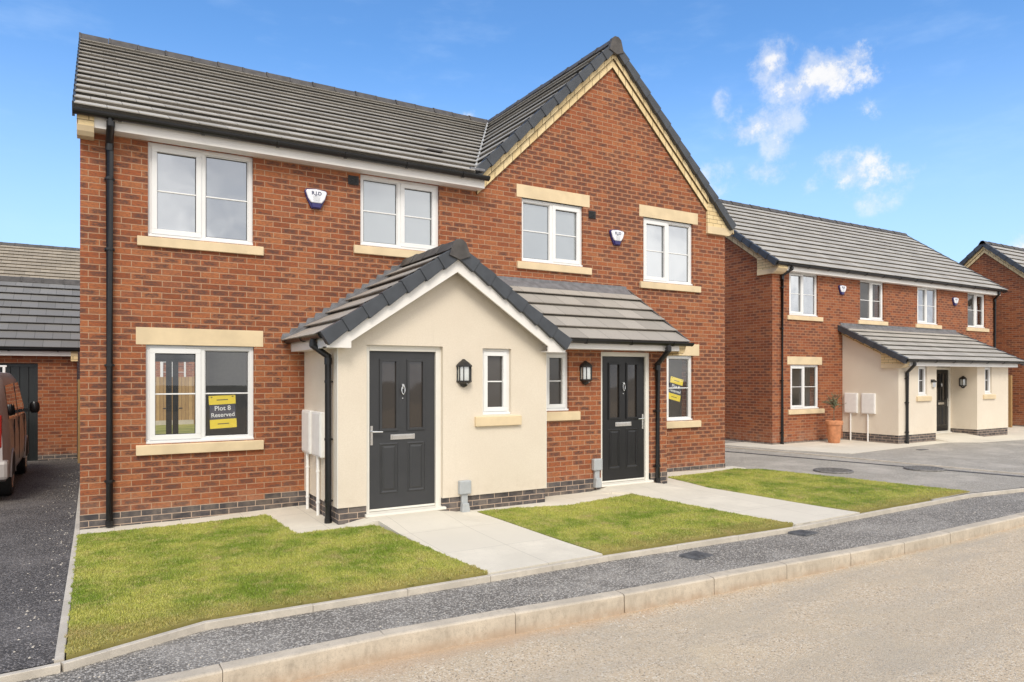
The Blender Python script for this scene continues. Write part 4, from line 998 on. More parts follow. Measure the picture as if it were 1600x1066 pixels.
# ================================================================== meter boxes, service entries
def meter(loc, lb, grp='white meter boxes on the porch sides'):
    t = thing('meter_box', loc, lb, 'meter box', grp); ORI[t.name] = (0, 0, 0)
    MB().box(-.062, 0, -.20, .20, .80, 1.375).build('cabinet', 'white_box', t, bevel=.012)
    MB().box(-.070, -.062, -.18, .18, .825, 1.35).build('cabinet_door', 'white_box', t, bevel=.006)
    MB().tube([(-.032, .02, .82), (-.032, .02, .02)], .021, 12).tube([(-.032, .02, .60), (-.032, .02, .62)], .028, 12).tube([(-.032, .02, .2), (-.032, .02, .22)], .028, 12).build('conduit', 'white_box', t, smooth=True)
    return t
mt = meter((PX0, 9.49, 0), 'white meter box nearest the brick wall on the left side of the cream porch')
for loc, lb in (((PX0, 8.98, 0), 'white meter box behind the black downpipe on the left side of the cream porch'), ((18.6, 12.20, -.02), "neighbour's white meter box just behind the potted plant"), ((18.6, 11.68, -.02), "neighbour's white meter box farther from the potted plant")):
    c = copy_tree(mt); c.location = loc; c['label'] = lb
def entry(loc, lb):
    t = thing('cable_entry', loc, lb, 'service box', 'grey service entries beside the front doors'); ORI[t.name] = (0, 0, 0)
    MB().box(-.085, .085, -.075, 0, .245, .425).build('box', 'grey_box', t, bevel=.014)
    m = MB(); m.box(-.045, .045, -.05, 0, .12, .25); m.prism([(-.045, .13), (.045, .13), (.062, .04), (.055, -.02), (-.055, -.02), (-.055, .04)], -.085, -.002)
    m.build('duct', 'grey_box', t, bevel=.012); return t
e1 = entry((4.195, PY, .035), 'grey service box and duct at the foot of the cream render wall')
e2 = copy_tree(e1); e2.location = (6.69, QY, .13); e2['label'] = 'grey service box and duct at the foot of the brick beside the black door'

# ================================================================== HOUSE 2
N = thing('neighbouring_house', (21.5, 12.54, 0), 'red brick house on the right with long plain roof and wide cream lean-to porch', 'house')
NY = 12.49; NX0, NX1 = 15.56, 27.35
nw = [(16.25, 17.48, 3.50, 4.70), (19.44, 20.64, 3.50, 4.70), (22.45, 23.64, 3.50, 4.70), (25.50, 26.66, 3.50, 4.70), (16.30, 17.53, .925, 2.145)]
w = MB(); cells_wall(w, NX0, NX1, -.3, 4.80, NY, NY + .3, nw)
for xa, xb in ((NX0, NX0 + .3), (NX1 - .3, NX1)): w.prismx([(NY + .3, -.3), (19.15, -.3), (19.15, 4.75), (15.80, 7.22), (NY + .3, 4.90), (NY, 4.80), (NY, 4.79)][:5], xa, xb)
w.box(NX0 + .3, NX1 - .3, 18.85, 19.15, -.3, 4.9)
w.build('brick_wall', 'brick_far', N)
p = MB(); p.box(NX0 - .005, 18.65, NY - .006, NY + .04, -.3, .05); p.box(24.5, NX1 + .005, NY - .006, NY + .04, -.3, .05); p.box(NX0 - .005, NX0 + .03, NY + .04, 19.15, -.3, .05); p.build('plinth', 'blue_brick', N)
rm = lambda x, z: (x - .6, x + 1.9, NY + 3.5, z, z + 2.4)
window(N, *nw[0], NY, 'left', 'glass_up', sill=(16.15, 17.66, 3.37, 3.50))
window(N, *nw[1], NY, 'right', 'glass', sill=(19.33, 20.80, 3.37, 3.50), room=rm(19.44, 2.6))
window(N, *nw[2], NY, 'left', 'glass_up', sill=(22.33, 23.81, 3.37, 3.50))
window(N, *nw[3], NY, 'right', 'glass', sill=(25.38, 26.85, 3.37, 3.50), room=(24.9, 27.0, NY + 3.5, 2.6, 4.85))
window(N, *nw[4], NY, 'left', 'glass', sill=(16.19, 17.72, .79, .925), lintel=(16.17, 17.66, 2.15, 2.37), room=(15.9, 18.3, NY + 3.5, 0, 2.4))
NEY, NEZ, NRY, NRZ = 12.22, 4.84, 15.80, 7.385
ns = (NRZ - NEZ) / (NRY - NEY)
m = MB(); roof_slope(m, (15.40, NEY, NEZ), (27.52, NEY, NEZ), (15.40, NRY, NRZ), .34); m.build('front_roof', 'tile', N)
m = MB(); roof_slope(m, (27.52, 19.4, NEZ), (15.40, 19.4, NEZ), (27.52, NRY, NRZ), .34); m.build('rear_roof', 'tile', N)
m = MB(); ridge_caps(m, (15.38, NRY, NRZ + .045), (27.54, NRY, NRZ + .045)); m.build('ridge_tiles', 'ridge', N)
m = MB(sw); verge_caps(m, (NEY - .03, NEZ + .03), (NRY, NRZ + .05), 15.37, 15.47); verge_caps(m, (19.42, NEZ + .04), (NRY, NRZ + .05), 15.37, 15.47); m.build('verge', 'verge', N)
m = MB(sw); verge_caps(m, (NEY - .03, NEZ + .03), (NRY, NRZ + .05), 27.55, 27.45, sgn=-1); m.build('verge', 'verge', N)
m = MB(sw); bands(m, (NRY, NRZ + .05), ns, 12.94, 19.3, 15.50, NX0 + .02, .13, .26, .40); m.build('cream_verge_band', 'cream_brick_uv', N)
m = MB(); kz = lambda y: NRZ + .05 - ns * abs(y - NRY)
m.prismx([(12.26, 4.70), (12.95, 4.70), (12.95, kz(12.95) - .13), (12.26, kz(12.26) - .12)], 15.515, 15.9); kn = m.build('kneeler', 'cream_brick', N)
MB().prismx([(12.26, 4.70), (12.33, 4.62), (12.42, 4.57), (12.95, 4.57), (12.95, 4.70)], 15.505, 15.9).build('kneeler_stone', 'stone', kn)
m = MB(); m.box(15.9, 27.3, 12.30, 12.32, 4.66, 4.84); m.box(15.9, 27.3, 12.32, NY - .003, 4.66, 4.672); m.build('fascia', 'fascia', N)
gm = MB(); gutter_line(gm, (15.42, 12.245, 4.83), (27.55, 12.245, 4.83), .06); gm.build('gutter', 'black', N)
downpipe(N, (16.05, 12.25, 4.79), (15.90, NY - .05), -.02, (.3, 1.7, 3.1, 4.2)); downpipe(N, (27.1, 12.25, 4.79), (27.22, NY - .05), 1.2, (2.2, 3.3, 4.2))
# lean-to porch
QX0, QX1, RYf = 18.60, 24.56, 10.85
w = MB(); ph = [(19.55, 19.99, 1.29, 2.13), (20.47, 22.69, -.4, 2.12), (23.13, 23.55, 1.29, 2.13)]
cells_wall(w, QX0, QX1, .23, 2.18, RYf, RYf + .25, ph)
for xa in (QX0, QX1 - .25): w.prismx([(RYf + .25, .23), (NY, .23), (NY, 3.17), (RYf + .25, 2.32), (RYf, 2.18), (RYf, 2.17)][:4], xa, xa + .25)
w.prismx([(RYf, 2.18), (RYf + .25, 2.18), (RYf + .25, 2.32)], QX0, QX0 + .25); w.prismx([(RYf, 2.18), (RYf + .25, 2.18), (RYf + .25, 2.32)], QX1 - .25, QX1)
w.box(22.69, 22.94, RYf + .25, 11.62, .23, 2.18); w.box(20.22, 20.47, RYf + .25, 11.62, .23, 2.18)
cells_wall(w, 20.47, 22.69, .23, 2.18, 11.60, 11.80, [(21.70, 22.66, .0, 2.12)]); w.box(20.22, 22.94, RYf + .25, 11.8, 2.19, 2.23)
w.build('porch_wall', 'render', N)
p = MB(); p.box(QX0 + .012, 20.458, RYf + .012, RYf + .25, -.3, .23); p.box(22.702, QX1 - .012, RYf + .012, RYf + .25, -.3, .23); p.box(QX0 + .012, QX0 + .24, RYf + .25, NY, -.3, .23); p.box(QX1 - .24, QX1 - .012, RYf + .25, NY, -.3, .23)
p.box(22.702, 22.93, RYf + .25, 11.6, -.3, .23); p.box(20.23, 20.458, RYf + .25, 11.6, -.3, .23); p.box(20.458, 21.7, 11.61, 11.78, -.3, .23)
p.build('porch_plinth', 'blue_brick', N)
MB().prismx([(10.4, .0), (11.7, .0), (11.7, .10), (11.2, .10), (10.5, .012), (10.4, .008)], 20.46, 22.70).build('porch_floor', 'paving', N)
door(N, 21.72, 22.66, .10, 2.10, 11.60, 'door_black', 'right', label='black front door inside the recessed cream porch', inset=.03)
window(N, *ph[0], RYf, 'left', 'glass_dark', single=True, sill=(19.45, 20.16, 1.14, 1.28)); window(N, *ph[2], RYf, 'left', 'glass_dark', single=True, sill=(23.02, 23.72, 1.14, 1.28))
PEZ = 2.265; ps = (3.25 - PEZ) / (NY - 10.53)
m = MB(); roof_slope(m, (18.40, 10.53, PEZ), (24.86, 10.53, PEZ), (18.40, NY - .003, 3.25), .33); m.build('porch_roof', 'tile', N)
m = MB(sw); verge_caps(m, (10.50, PEZ + .03), (NY, 3.30), 18.37, 18.50); m.build('porch_verge', 'verge', N)
m = MB(sw); verge_caps(m, (10.50, PEZ + .03), (NY, 3.30), 24.89, 24.80, sgn=-1); m.build('porch_verge', 'verge', N)
MB().prismx([(NY - .15, 3.22), (NY - .01, 3.31), (NY - .01, 3.37), (NY, 3.37), (NY, 3.2), (NY - .15, 3.17)], 18.5, 24.75).build('apron_flashing', 'lead', N)
m = MB(); m.box(18.72, 24.60, 10.60, 10.62, 2.105, 2.262); m.box(18.72, 24.60, 10.62, RYf - .003, 2.105, 2.118); m.build('porch_fascia', 'fascia', N)
gm = MB(); gutter_line(gm, (18.42, 10.53, 2.262), (24.88, 10.53, 2.262), .055); gm.build('porch_gutter', 'black', N)
downpipe(N, (18.80, 10.53, 2.22), (18.93, RYf - .05), .0, (.3, 1.1, 1.75))
kz2 = lambda y: PEZ + .03 + ps * (y - 10.5)
kn = MB().prismx([(10.62, 2.165), (11.30, 2.165), (11.30, kz2(11.3) - .16), (10.62, kz2(10.62) - .08)], 18.54, 18.80).build('kneeler', 'cream_brick', N)
MB().prismx([(10.62, 2.165), (10.68, 2.09), (10.76, 2.055), (11.30, 2.055), (11.30, 2.165)], 18.53, 18.80).build('kneeler_stone', 'stone', kn)
m = MB(); cs = math.cos(math.atan(ps))
m = MB(sw); m.prism([(11.30, kz2(11.3) - .15), (NY, kz2(NY) - .15), (NY, kz2(NY) - .27), (11.30, kz2(11.3) - .27)], 18.55, 18.605, uvf=lambda x, z: (x / cs, (kz2(x) - .15 - z) * cs * .96 + .0015)); m.build('cream_verge_band', 'cream_brick_uv', N)
b = thing('key_box', (20.25, RYf, 1.5), 'small silver and dark entry box on cream render left of the recessed black door', 'entry box')
MB().box(20.20, 20.34, RYf - .05, RYf, 1.52, 1.66).build('box', 'chrome', b, bevel=.006); MB().prismx([(RYf - .09, 1.66), (RYf, 1.74), (RYf, 1.66)], 20.17, 20.37).build('hood', 'lantern', b)

# potted plant
pt = thing('potted_plant', (17.42, 11.95, 0), 'sparse olive plant in tall terracotta pot beside the neighbouring porch', 'potted plant')
MB().lathe([(0, .004), (.135, .004), (.150, .03), (.195, .48), (.20, .50), (.222, .505), (.228, .56), (.226, .60), (.212, .615), (.195, .60), (.19, .56), (0, .555)], (17.42, 11.95, 0), 28).build('pot', 'terracotta', pt, smooth=True)
MB().lathe([(0, .575), (.10, .572), (.189, .563)], (17.42, 11.95, 0), 20).build('soil', 'soil', pt)
m = MB(); lf = MB(); rr = random.Random(5)
m.tube([(17.42, 11.95, .56), (17.41, 11.95, .85), (17.43, 11.94, 1.10)], [.012, .010, .008], 8)
for k in range(48):
    a = rr.uniform(0, 6.28); z0 = rr.uniform(.88, 1.10); L = rr.uniform(.20, .50); el = rr.uniform(.3, 1.35)
    p0 = Vector((17.42, 11.945, z0)); d = Vector((math.cos(a) * math.cos(el), math.sin(a) * math.cos(el), math.sin(el)))
    pts = [p0 + d * (L * t) + Vector((0, 0, -.06 * t * t)) for t in (0, .35, .7, 1)]
    m.tube(pts, [.005, .004, .003, .0015], 5, caps=False)
    for j in range(24):
        t = rr.uniform(.25, 1); c = p0 + d * (L * t) + Vector((0, 0, -.06 * t * t)); e = Vector((rr.gauss(0, 1), rr.gauss(0, 1), rr.gauss(.3, .6))).normalized(); s = e.cross(d)
        s = s.normalized() if s.length > .01 else Vector((1, 0, 0)); ll = rr.uniform(.026, .05)
        lf.add([c, c + e * ll * .5 + s * .007, c + e * ll, c + e * ll * .5 - s * .007], [(0, 1, 2, 3)])
m.build('stem', 'bark', pt); lf.build('foliage', 'leaf', pt, recalc=False)

# ================================================================== HOUSE 3
T = thing('end_house', (33, 13.6, 0), 'red brick gable house at the far right edge behind the neighbouring house', 'house')
w = MB(); w.prismx([(11.3, -.3), (15.9, -.3), (15.9, 4.75), (13.6, 6.72), (11.3, 4.75)], 29.0, 38.0); w.build('brick_wall', 'brick_far', T)
MB().box(28.99, 38, 11.29, 15.91, -.3, .05).build('plinth', 'blue_brick', T)
hs = .857
m = MB(); roof_slope(m, (38.1, 10.95, 6.90 - hs * 2.65), (28.85, 10.95, 6.90 - hs * 2.65), (38.1, 13.6, 6.90 - .04), .34); m.build('front_roof', 'tile', T)
m = MB(); roof_slope(m, (28.85, 16.2, 6.90 - hs * 2.6), (38.1, 16.2, 6.90 - hs * 2.6), (28.85, 13.6, 6.90 - .04), .34); m.build('rear_roof', 'tile', T)
m = MB(); ridge_caps(m, (28.80, 13.6, 6.90), (38.1, 13.6, 6.90)); m.build('ridge_tiles', 'ridge', T)
m = MB(sw); verge_caps(m, (10.95, 6.90 - hs * 2.65), (13.55, 6.88), 28.82, 28.94); verge_caps(m, (16.2, 6.90 - hs * 2.6), (13.65, 6.88), 28.82, 28.94); m.build('verge', 'verge', T)
m = MB(sw); bands(m, (13.6, 6.90), hs, 11.1, 16.1, 28.93, 29.01, .14, .27, .40); m.build('cream_verge_band', 'cream_brick_uv', T)

# ================================================================== garage + far house on the left
Gg = thing('garage', (-2.5, 18.5, 0), 'single-storey red brick garage with grey tiled roof at the end of the driveway', 'garage')
w = MB(); cells_wall(w, -7.0, -.31, -.2, 2.40, 18.35, 18.6, [(-3.45, -1.03, -.3, 2.11)]); w.prismx([(18.6, -.2), (23.3, -.2), (23.3, 2.4), (20.8, 4.05), (18.6, 2.5)], -.56, -.31); w.box(-7, -.56, 23.05, 23.3, -.2, 2.4)
w.build('brick_wall', 'brick_far', Gg)
p = MB(); p.box(-1.03, -.306, 18.345, 18.40, -.2, .12); p.box(-7, -3.45, 18.345, 18.40, -.2, .12); p.build('plinth', 'blue_brick', Gg)
m = MB()
for k in range(15): m.box(-3.45 + k * .1613, -3.45 + (k + 1) * .1613 - .012, 18.46, 18.50, -.02, 2.05)
m.box(-3.45, -1.03, 18.44, 18.46, 2.03, 2.11); m.box(-1.10, -1.03, 18.44, 18.5, -.02, 2.03); m.box(-3.45, -1.10, 18.485, 18.52, -.02, 2.05); m.build('garage_door', 'garage_door', Gg, bevel=.003)
m = MB(); roof_slope(m, (-7.2, 18.10, 2.44), (-.22, 18.10, 2.44), (-7.2, 20.78, 4.16), .34); m.build('front_roof', 'tile_garage', Gg)
m = MB(); roof_slope(m, (-.22, 23.5, 2.44), (-7.2, 23.5, 2.44), (-.22, 20.78, 4.16), .34); m.build('rear_roof', 'tile_garage', Gg)
m = MB(); ridge_caps(m, (-7.2, 20.78, 4.20), (-.20, 20.78, 4.20)); m.build('ridge_tiles', 'ridge', Gg)
MB().box(-7, -.42, 18.16, 18.18, 2.27, 2.43).box(-7, -.42, 18.18, 18.345, 2.27, 2.283).build('fascia', 'fascia', Gg)
gm = MB(); gutter_line(gm, (-7.2, 18.10, 2.43), (-.24, 18.10, 2.43), .06); gm.build('gutter', 'black', Gg)
MB().box(-.42, -.29, 18.14, 18.36, 2.16, 2.40).build('kneeler', 'cream_brick', Gg)
Ff = thing('far_house', (-4, 36, 0), 'distant house with brown tiled roof rising behind the garage', 'house')
MB().prismx([(31.9, -.3), (40, -.3), (40, 4.8), (36, 7.3), (31.9, 4.8)], -12, 5).build('brick_wall', 'brick_far', Ff)
m = MB(); roof_slope(m, (-12.2, 31.5, 4.75), (5.2, 31.5, 4.75), (-12.2, 36, 7.33), .34); m.build('front_roof', 'tile_back', Ff)
m = MB(); roof_slope(m, (5.2, 40.4, 4.8), (-12.2, 40.4, 4.8), (5.2, 36, 7.33), .34); m.build('rear_roof', 'tile_back', Ff)
m = MB(); ridge_caps(m, (-12.2, 36, 7.38), (5.2, 36, 7.38)); m.build('ridge_tiles', 'ridge', Ff)
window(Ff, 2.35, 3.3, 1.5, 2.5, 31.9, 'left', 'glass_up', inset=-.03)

# fences
def fence(name, pts, h, lb, kick=.15):
    (xa, ya), (xb, yb) = pts; t = thing('timber_fence', (xa, ya, 0), lb, 'fence'); d = Vector((xb - xa, yb - ya)); L = d.length; d.normalize(); n_ = Vector((d.y, -d.x))
    k = max(1, round(L / 1.83)); pa = MB(); gb = MB(); po = MB()
    def bar(mb, s0, s1, o0, o1, z0, z1):
        q = [(s0, o0), (s1, o0), (s1, o1), (s0, o1)]; vs = [(xa + d.x * s + n_.x * o, ya + d.y * s + n_.y * o, z) for z in (z0, z1) for s, o in q]
        mb.add(vs, [(0, 1, 2, 3), (4, 5, 6, 7), (0, 1, 5, 4), (1, 2, 6, 5), (2, 3, 7, 6), (3, 0, 4, 7)])
    for i in range(k):
        s0, s1 = L * i / k + .06, L * (i + 1) / k - .06; nb = max(1, round((s1 - s0) / .125))
        for j in range(nb): bar(pa, s0 + (s1 - s0) * j / nb + .002, s0 + (s1 - s0) * (j + 1) / nb - .002, -.012 - .006 * (j % 2), .012, kick, h)
        bar(gb, s0, s1, -.02, .02, -.05, kick)
    pa.build('panel', 'wood', t); gb.build('gravel_board', 'edging', t)
    for i in range(k + 1):
        q = MB(); s = L * i / k; bar(q, s - .05, s + .05, -.05, .05, -.05, h + .04); q.build('post', 'wood', t)
fence('a', ((-.23, 18.3), (-.23, 17.5)), 1.72, 'narrow timber fence in the gap between the garage and the large brick house')
fence('b', ((28.12, 12.36), (28.12, 16.0)), 1.82, 'timber fence in the gap right of the neighbouring porch')
fence('c', ((-.2, 29.6), (5.2, 29.6)), 1.8, 'timber garden fence seen through the large ground floor window')

# ================================================================== manholes, covers
def manhole(loc, lb, r=.31):
    t = thing('manhole_cover', loc, lb, 'manhole', 'round manhole covers in the shared driveway'); ORI[t.name] = (0, 0, 0)
    MB().lathe([(r + .045, -.03), (r + .045, .020), (r + .035, .030), (r + .008, .030), (r + .006, .01)], seg=40).build('rim', 'iron', t)
    m = MB().lathe([(0, .024), (r - .002, .024), (r, .02), (r, -.02)], seg=40)
    for i in range(-4, 5):
        for j in range(-4, 5):
            if math.hypot(i, j) * .065 < r - .04: m.box(i * .065 - .018, i * .065 + .018, j * .065 - .018, j * .065 + .018, .024, .031)
    m.build('lid', 'iron', t); return t
mh = manhole((12.22, 8.40, .0), 'round iron manhole cover with dark rim, nearer the lawn')
c = copy_tree(mh); c.location = (14.02, 7.67, .0); c['label'] = 'round iron manhole cover farther right, over dusty asphalt'; c.rotation_euler.z = .4
def cover(loc, rz, tilt, lb, sx=.155, sy=.115):
    t = thing('service_cover', loc, lb, 'service cover', 'small square service covers in the pavement'); t.rotation_euler = (tilt[0], tilt[1], rz); ORI[t.name] = (0, 0, 0)
    m = MB(); m.box(-sx, sx, -sy, sy, -.04, .012); m.build('frame', 'cover', t, bevel=.006)
    m = MB(); m.box(-sx + .018, sx - .018, -sy + .018, sy - .018, .012, .018)
    for i in range(-5, 6): m.box(i * .022 - .004, i * .022 + .004, -sy + .03, sy - .03, .018, .021)
    m.build('lid', 'cover', t); return t
cv = cover((5.40, 5.28, -.040), R(14), (R(1.5), R(3)), 'small dark service cover sunk in the pavement below the middle lawn')
c = copy_tree(cv); c.location = (7.28, 5.40, -.043); c.rotation_euler = (R(-1), R(4), R(10)); c['label'] = 'small dark service cover in the pavement at the foot of the second path'
d_ = MB().box(-.16, .16, -.07, .07, -.02, .006); d_.v = [(17.75 + x, 9.75 + y, z) for x, y, z in d_.v]; tag(d_.build('drain_grate', 'cover'), "flat dark drain grate in the asphalt before the neighbouring porch", 'drain')

# ================================================================== VAN
def van():
    V = thing('parked_van', (-2.0, 14.7, -.012), 'mauve brown van parked on the driveway at the left edge, facing away', 'van')
    ORI[V.name] = (0, 0, 0)
    # local: x right, y forward (front +), z up.  length 4.6
    ys = [(-2.20, .0), (-2.16, .3), (-1.9, .9), (-1.2, 1.0), (0, 1.0), (.85, 1.0), (1.35, 1.0), (1.75, 1.0), (2.15, .93), (2.36, .72), (2.42, .5)]
    def sect(y):
        # half-section from sill to roof centre
        top = 1.93
        if y > .75: top = 1.93 - (y - .75) / 1.0 * .72 if y < 1.75 else 1.21 - (y - 1.75) * .35
        if y < -1.9: top = 1.93 - (-1.9 - y) * .5
        wsh = .92
        if y < -1.9: wsh = .92 - (-1.9 - y) * .22
        if y > 1.6: wsh = .92 - (y - 1.6) ** 2 * .28
        zb = .28 if y > -2.0 else .36
        belt = 1.12 if top > 1.4 else top - .12
        pr = [(wsh - .06, zb), (wsh - .005, zb + .12), (wsh, .62), (wsh - .005, .92), (wsh - .02, belt)]
        tw = wsh - .12 if top > 1.4 else wsh - .08
        pr += [(wsh - .055, belt + (top - belt) * .45), (tw + .015, top - .14 if top > 1.4 else top - .05), (tw - .07, top - .03), (tw - .35, top), (0, top + .01)]
        return pr
    Y = [-2.2, -2.15, -2.05, -1.9, -1.6, -1.3, -.9, -.4, .1, .6, .85, 1.1, 1.4, 1.7, 1.95, 2.15, 2.3, 2.38]
    m = MB(); rows = []
    for y in Y:
        pr = sect(y); rows.append([(x, y, z) for x, z in pr] + [(-x, y, z) for x, z in pr[::-1][1:]])
    n = len(rows[0]); vs = [q for r_ in rows for q in r_]; fs = []
    for i in range(len(rows) - 1):
        for j in range(n - 1): fs.append((i * n + j, i * n + j + 1, (i + 1) * n + j + 1, (i + 1) * n + j))
        fs.append((i * n + n - 1, i * n, (i + 1) * n, (i + 1) * n + n - 1))
    fs += [tuple(range(n)), tuple((len(rows) - 1) * n + j for j in range(n))]
    m.add(vs, fs); body = m.build('body', 'van_paint', V, smooth=True)
    # wheel arches
    for y in (-1.42, 1.45):
        for s in (-1, 1):
            a = MB(); pts = [(.36 * math.cos(t), .36 * math.sin(t)) for t in [math.pi * k / 14 for k in range(15)]]
            a.prismx([(y + p_[0], .33 + p_[1]) for p_ in pts], s * .80, s * .928); a.build('wheel_arch', 'dark_int', body)
            tr = MB(); out_ = [(.40 * math.cos(t), .40 * math.sin(t)) for t in [math.pi * k / 14 for k in range(15)]]
            inn = pts; X_ = s * .936; X0_ = s * .90
            vv = [(X_, y + p_[0], .33 + p_[1]) for p_ in out_] + [(X_, y + p_[0], .33 + p_[1]) for p_ in inn] + [(X0_, y + p_[0], .33 + p_[1]) for p_ in out_] + [(X0_, y + p_[0], .33 + p_[1]) for p_ in inn]
            tr.add(vv, [(k, k + 1, 16 + k, 15 + k) for k in range(14)] + [(k, k + 1, 31 + k, 30 + k) for k in range(14)] + [(15 + k, 16 + k, 46 + k, 45 + k) for k in range(14)]); tr.build('arch_trim', 'van_paint', body)
            w_ = MB(); prof = [(.0, .0), (.20, .0), (.205, -.015), (.22, -.02), (.30, -.02), (.325, .0), (.33, .05), (.33, .16), (.30, .19)]
            w_ = MB(lambda a_, b_, c_: (s * (.90 - c_), y + a_, .33 + b_ - .0)); w_.lathe([(r_, z_ - 0) for r_, z_ in prof], seg=28); W_ = w_.build('wheel', 'rubber', V, smooth=True)
            r2 = MB(lambda a_, b_, c_: (s * (.90 - c_), y + a_, .33 + b_)); r2.lathe([(0, -.012), (.05, -.015), (.06, .0), (.19, -.004), (.205, -.02), (.20, .01)], seg=28)
            for k in range(5):
                aa = k * 2 * math.pi / 5; r2.add([(.04 * math.cos(aa + 1.2), .04 * math.sin(aa + 1.2), -.02), (.04 * math.cos(aa - 1.2), .04 * math.sin(aa - 1.2), -.02), (.195 * math.cos(aa - .14), .195 * math.sin(aa - .14), -.024), (.195 * math.cos(aa + .14), .195 * math.sin(aa + .14), -.024)], [(0, 1, 2, 3)])
            r2.build('rim', 'chrome', W_)
    for s in (-1, 1):
        g = MB()       # side windows: cab + rear quarter, slightly proud of the body
        for pl in ([(-.05, 1.17), (-.05, 1.72), (.72, 1.74), (1.28, 1.30), (1.32, 1.17)], [(-1.80, 1.20), (-1.72, 1.70), (-.25, 1.73), (-.25, 1.18)]):
            q = []
            for (yy, zz) in pl:
                t_ = (zz - 1.12) / .81; xx = .90 - .035 * min(1, t_ / .45) - max(0, t_ - .45) / .45 * .05
                q.append((s * (xx + .008), yy, zz))
            g.add(q, [tuple(range(len(q)))])
        g.build('side_window', 'van_glass', body)
        MB().box(s * .905 if s > 0 else -.925, .925 if s > 0 else -.905, -1.0, -.86, 1.00, 1.03).build('door_handle', 'van_paint', body)
        d1 = MB(); [d1.box(min(s * .905, s * .924), max(s * .905, s * .924), yy - .004, yy + .004, .45, 1.16) for yy in (-1.05, -.14, 1.05)]; d1.build('door_seam', 'dark_int', body)
        mi = MB(); mi.box(min(s * .90, s * 1.02), max(s * .90, s * 1.02), .93, .99, 1.19, 1.25)
        mr = mi.build('mirror_arm', 'black', body)
        q = MB(); q.lathe([(0, -.125), (.06, -.12), (.095, -.07), (.10, .0), (.095, .07), (.06, .12), (0, .125)], seg=16)
        q.v = [(s * 1.08 + x * .8, .95 + y * .6, 1.27 + z * .85) for x, y, z in q.v]; q.build('mirror', 'black', body, smooth=True)
        tl = MB(); tl.box(min(s * .74, s * .845), max(s * .74, s * .845), -2.215, -2.10, .80, 1.28); tl.build('tail_light', 'van_lamp', body, bevel=.02)
    MB().box(-.72, .72, -2.215, -2.19, 1.22, 1.70).build('rear_window', 'van_glass', body, bevel=.02)
    MB().box(-.93, .93, -2.30, -2.02, .34, .62).build('rear_bumper', 'van_paint', body, bevel=.05)
    MB().box(.55, .80, -2.312, -2.30, .52, .60).build('rear_reflector', 'alarm_blue', body, bevel=.01)
    MB().add([(-.70, 1.02 - .10, 1.86), (.70, 1.02 - .10, 1.86), (.80, 1.72, 1.24), (-.80, 1.72, 1.24)], [(0, 1, 2, 3)]).build('windscreen', 'van_glass', body)
    rb = MB()
    for y in (-1.2, .2): rb.box(-.72, .72, y - .02, y + .02, 2.0, 2.03); rb.box(-.70, -.66, y - .02, y + .02, 1.88, 2.0); rb.box(.66, .70, y - .02, y + .02, 1.88, 2.0)
    rb.build('roof_bar', 'white', body, bevel=.005)
    return V
vn = van(); vn.rotation_euler.z = R(0.5)

def split_loose(o):
    bm = bmesh.new(); bm.from_mesh(o.data); seen = set(); isl = []
    for v in bm.verts:
        if v.index in seen: continue
        st = [v]; g = set()
        while st:
            q = st.pop()
            if q.index in g: continue
            g.add(q.index); st += [e.other_vert(q) for e in q.link_edges]
        seen |= g; isl.append(g)
    bm.free()
    if len(isl) < 2: return
    me = o.data; vs = [v.co[:] for v in me.vertices]; fs = [tuple(p.vertices) for p in me.polygons]
    base = o.name.split('.')[0]
    for k, g in enumerate(isl):
        idx = sorted(g); mp = {a: b for b, a in enumerate(idx)}
        m2 = bpy.data.meshes.new(base); m2.from_pydata([vs[a] for a in idx], [], [tuple(mp[a] for a in f) for f in fs if f[0] in g]); m2.materials.append(me.materials[0])
        if k == 0: o.data = m2
        else:
            c = o.copy(); c.data = m2; c.name = base; COL.objects.link(c)
for o in list(bpy.data.objects):
    if o.type == 'MESH' and o.name.split('.')[0] in ('plinth', 'porch_plinth', 'porch_brick_plinth', 'corner_bead', 'glass_panel', 'door_seam') or (o.type == 'MESH' and o.name.startswith('handle') and o.parent and o.parent.name.startswith('french')):
        split_loose(o)

# ================================================================== sky, sun, camera
SUN_EL, SUN_AZ = 46, 207       # azimuth measured clockwise from +Y
W = bpy.data.worlds.new('World'); SC.world = W; W.use_nodes = True; W.node_tree.nodes.clear(); n = NT(W.node_tree)
out = n.node('ShaderNodeOutputWorld'); bg = n.node('ShaderNodeBackground'); n.l.new(bg.outputs[0], out.inputs[0])
sky = n.node('ShaderNodeTexSky'); sky.sky_type = 'NISHITA'; sky.sun_disc = False; sky.sun_elevation = R(SUN_EL); sky.sun_rotation = R(SUN_AZ)
sky.altitude = 100; sky.air_density = 1.0; sky.dust_density = .6; sky.ozone_density = 2.0
dirv = n.node('ShaderNodeTexCoord').outputs['Generated']
nv = n.node('ShaderNodeVectorMath', operation='NORMALIZE'); n.l.new(dirv, nv.inputs[0]); x, y, z = n.sep(nv.outputs[0])
az = n.m('MULTIPLY', n.m('ARCTAN2', x, y), 57.2958); el = n.m('MULTIPLY', n.m('ARCSINE', z), 57.2958)
fine = n.noise(nv.outputs[0], 26, 10, .70); mid = n.noise(nv.outputs[0], 9, 4, .6)
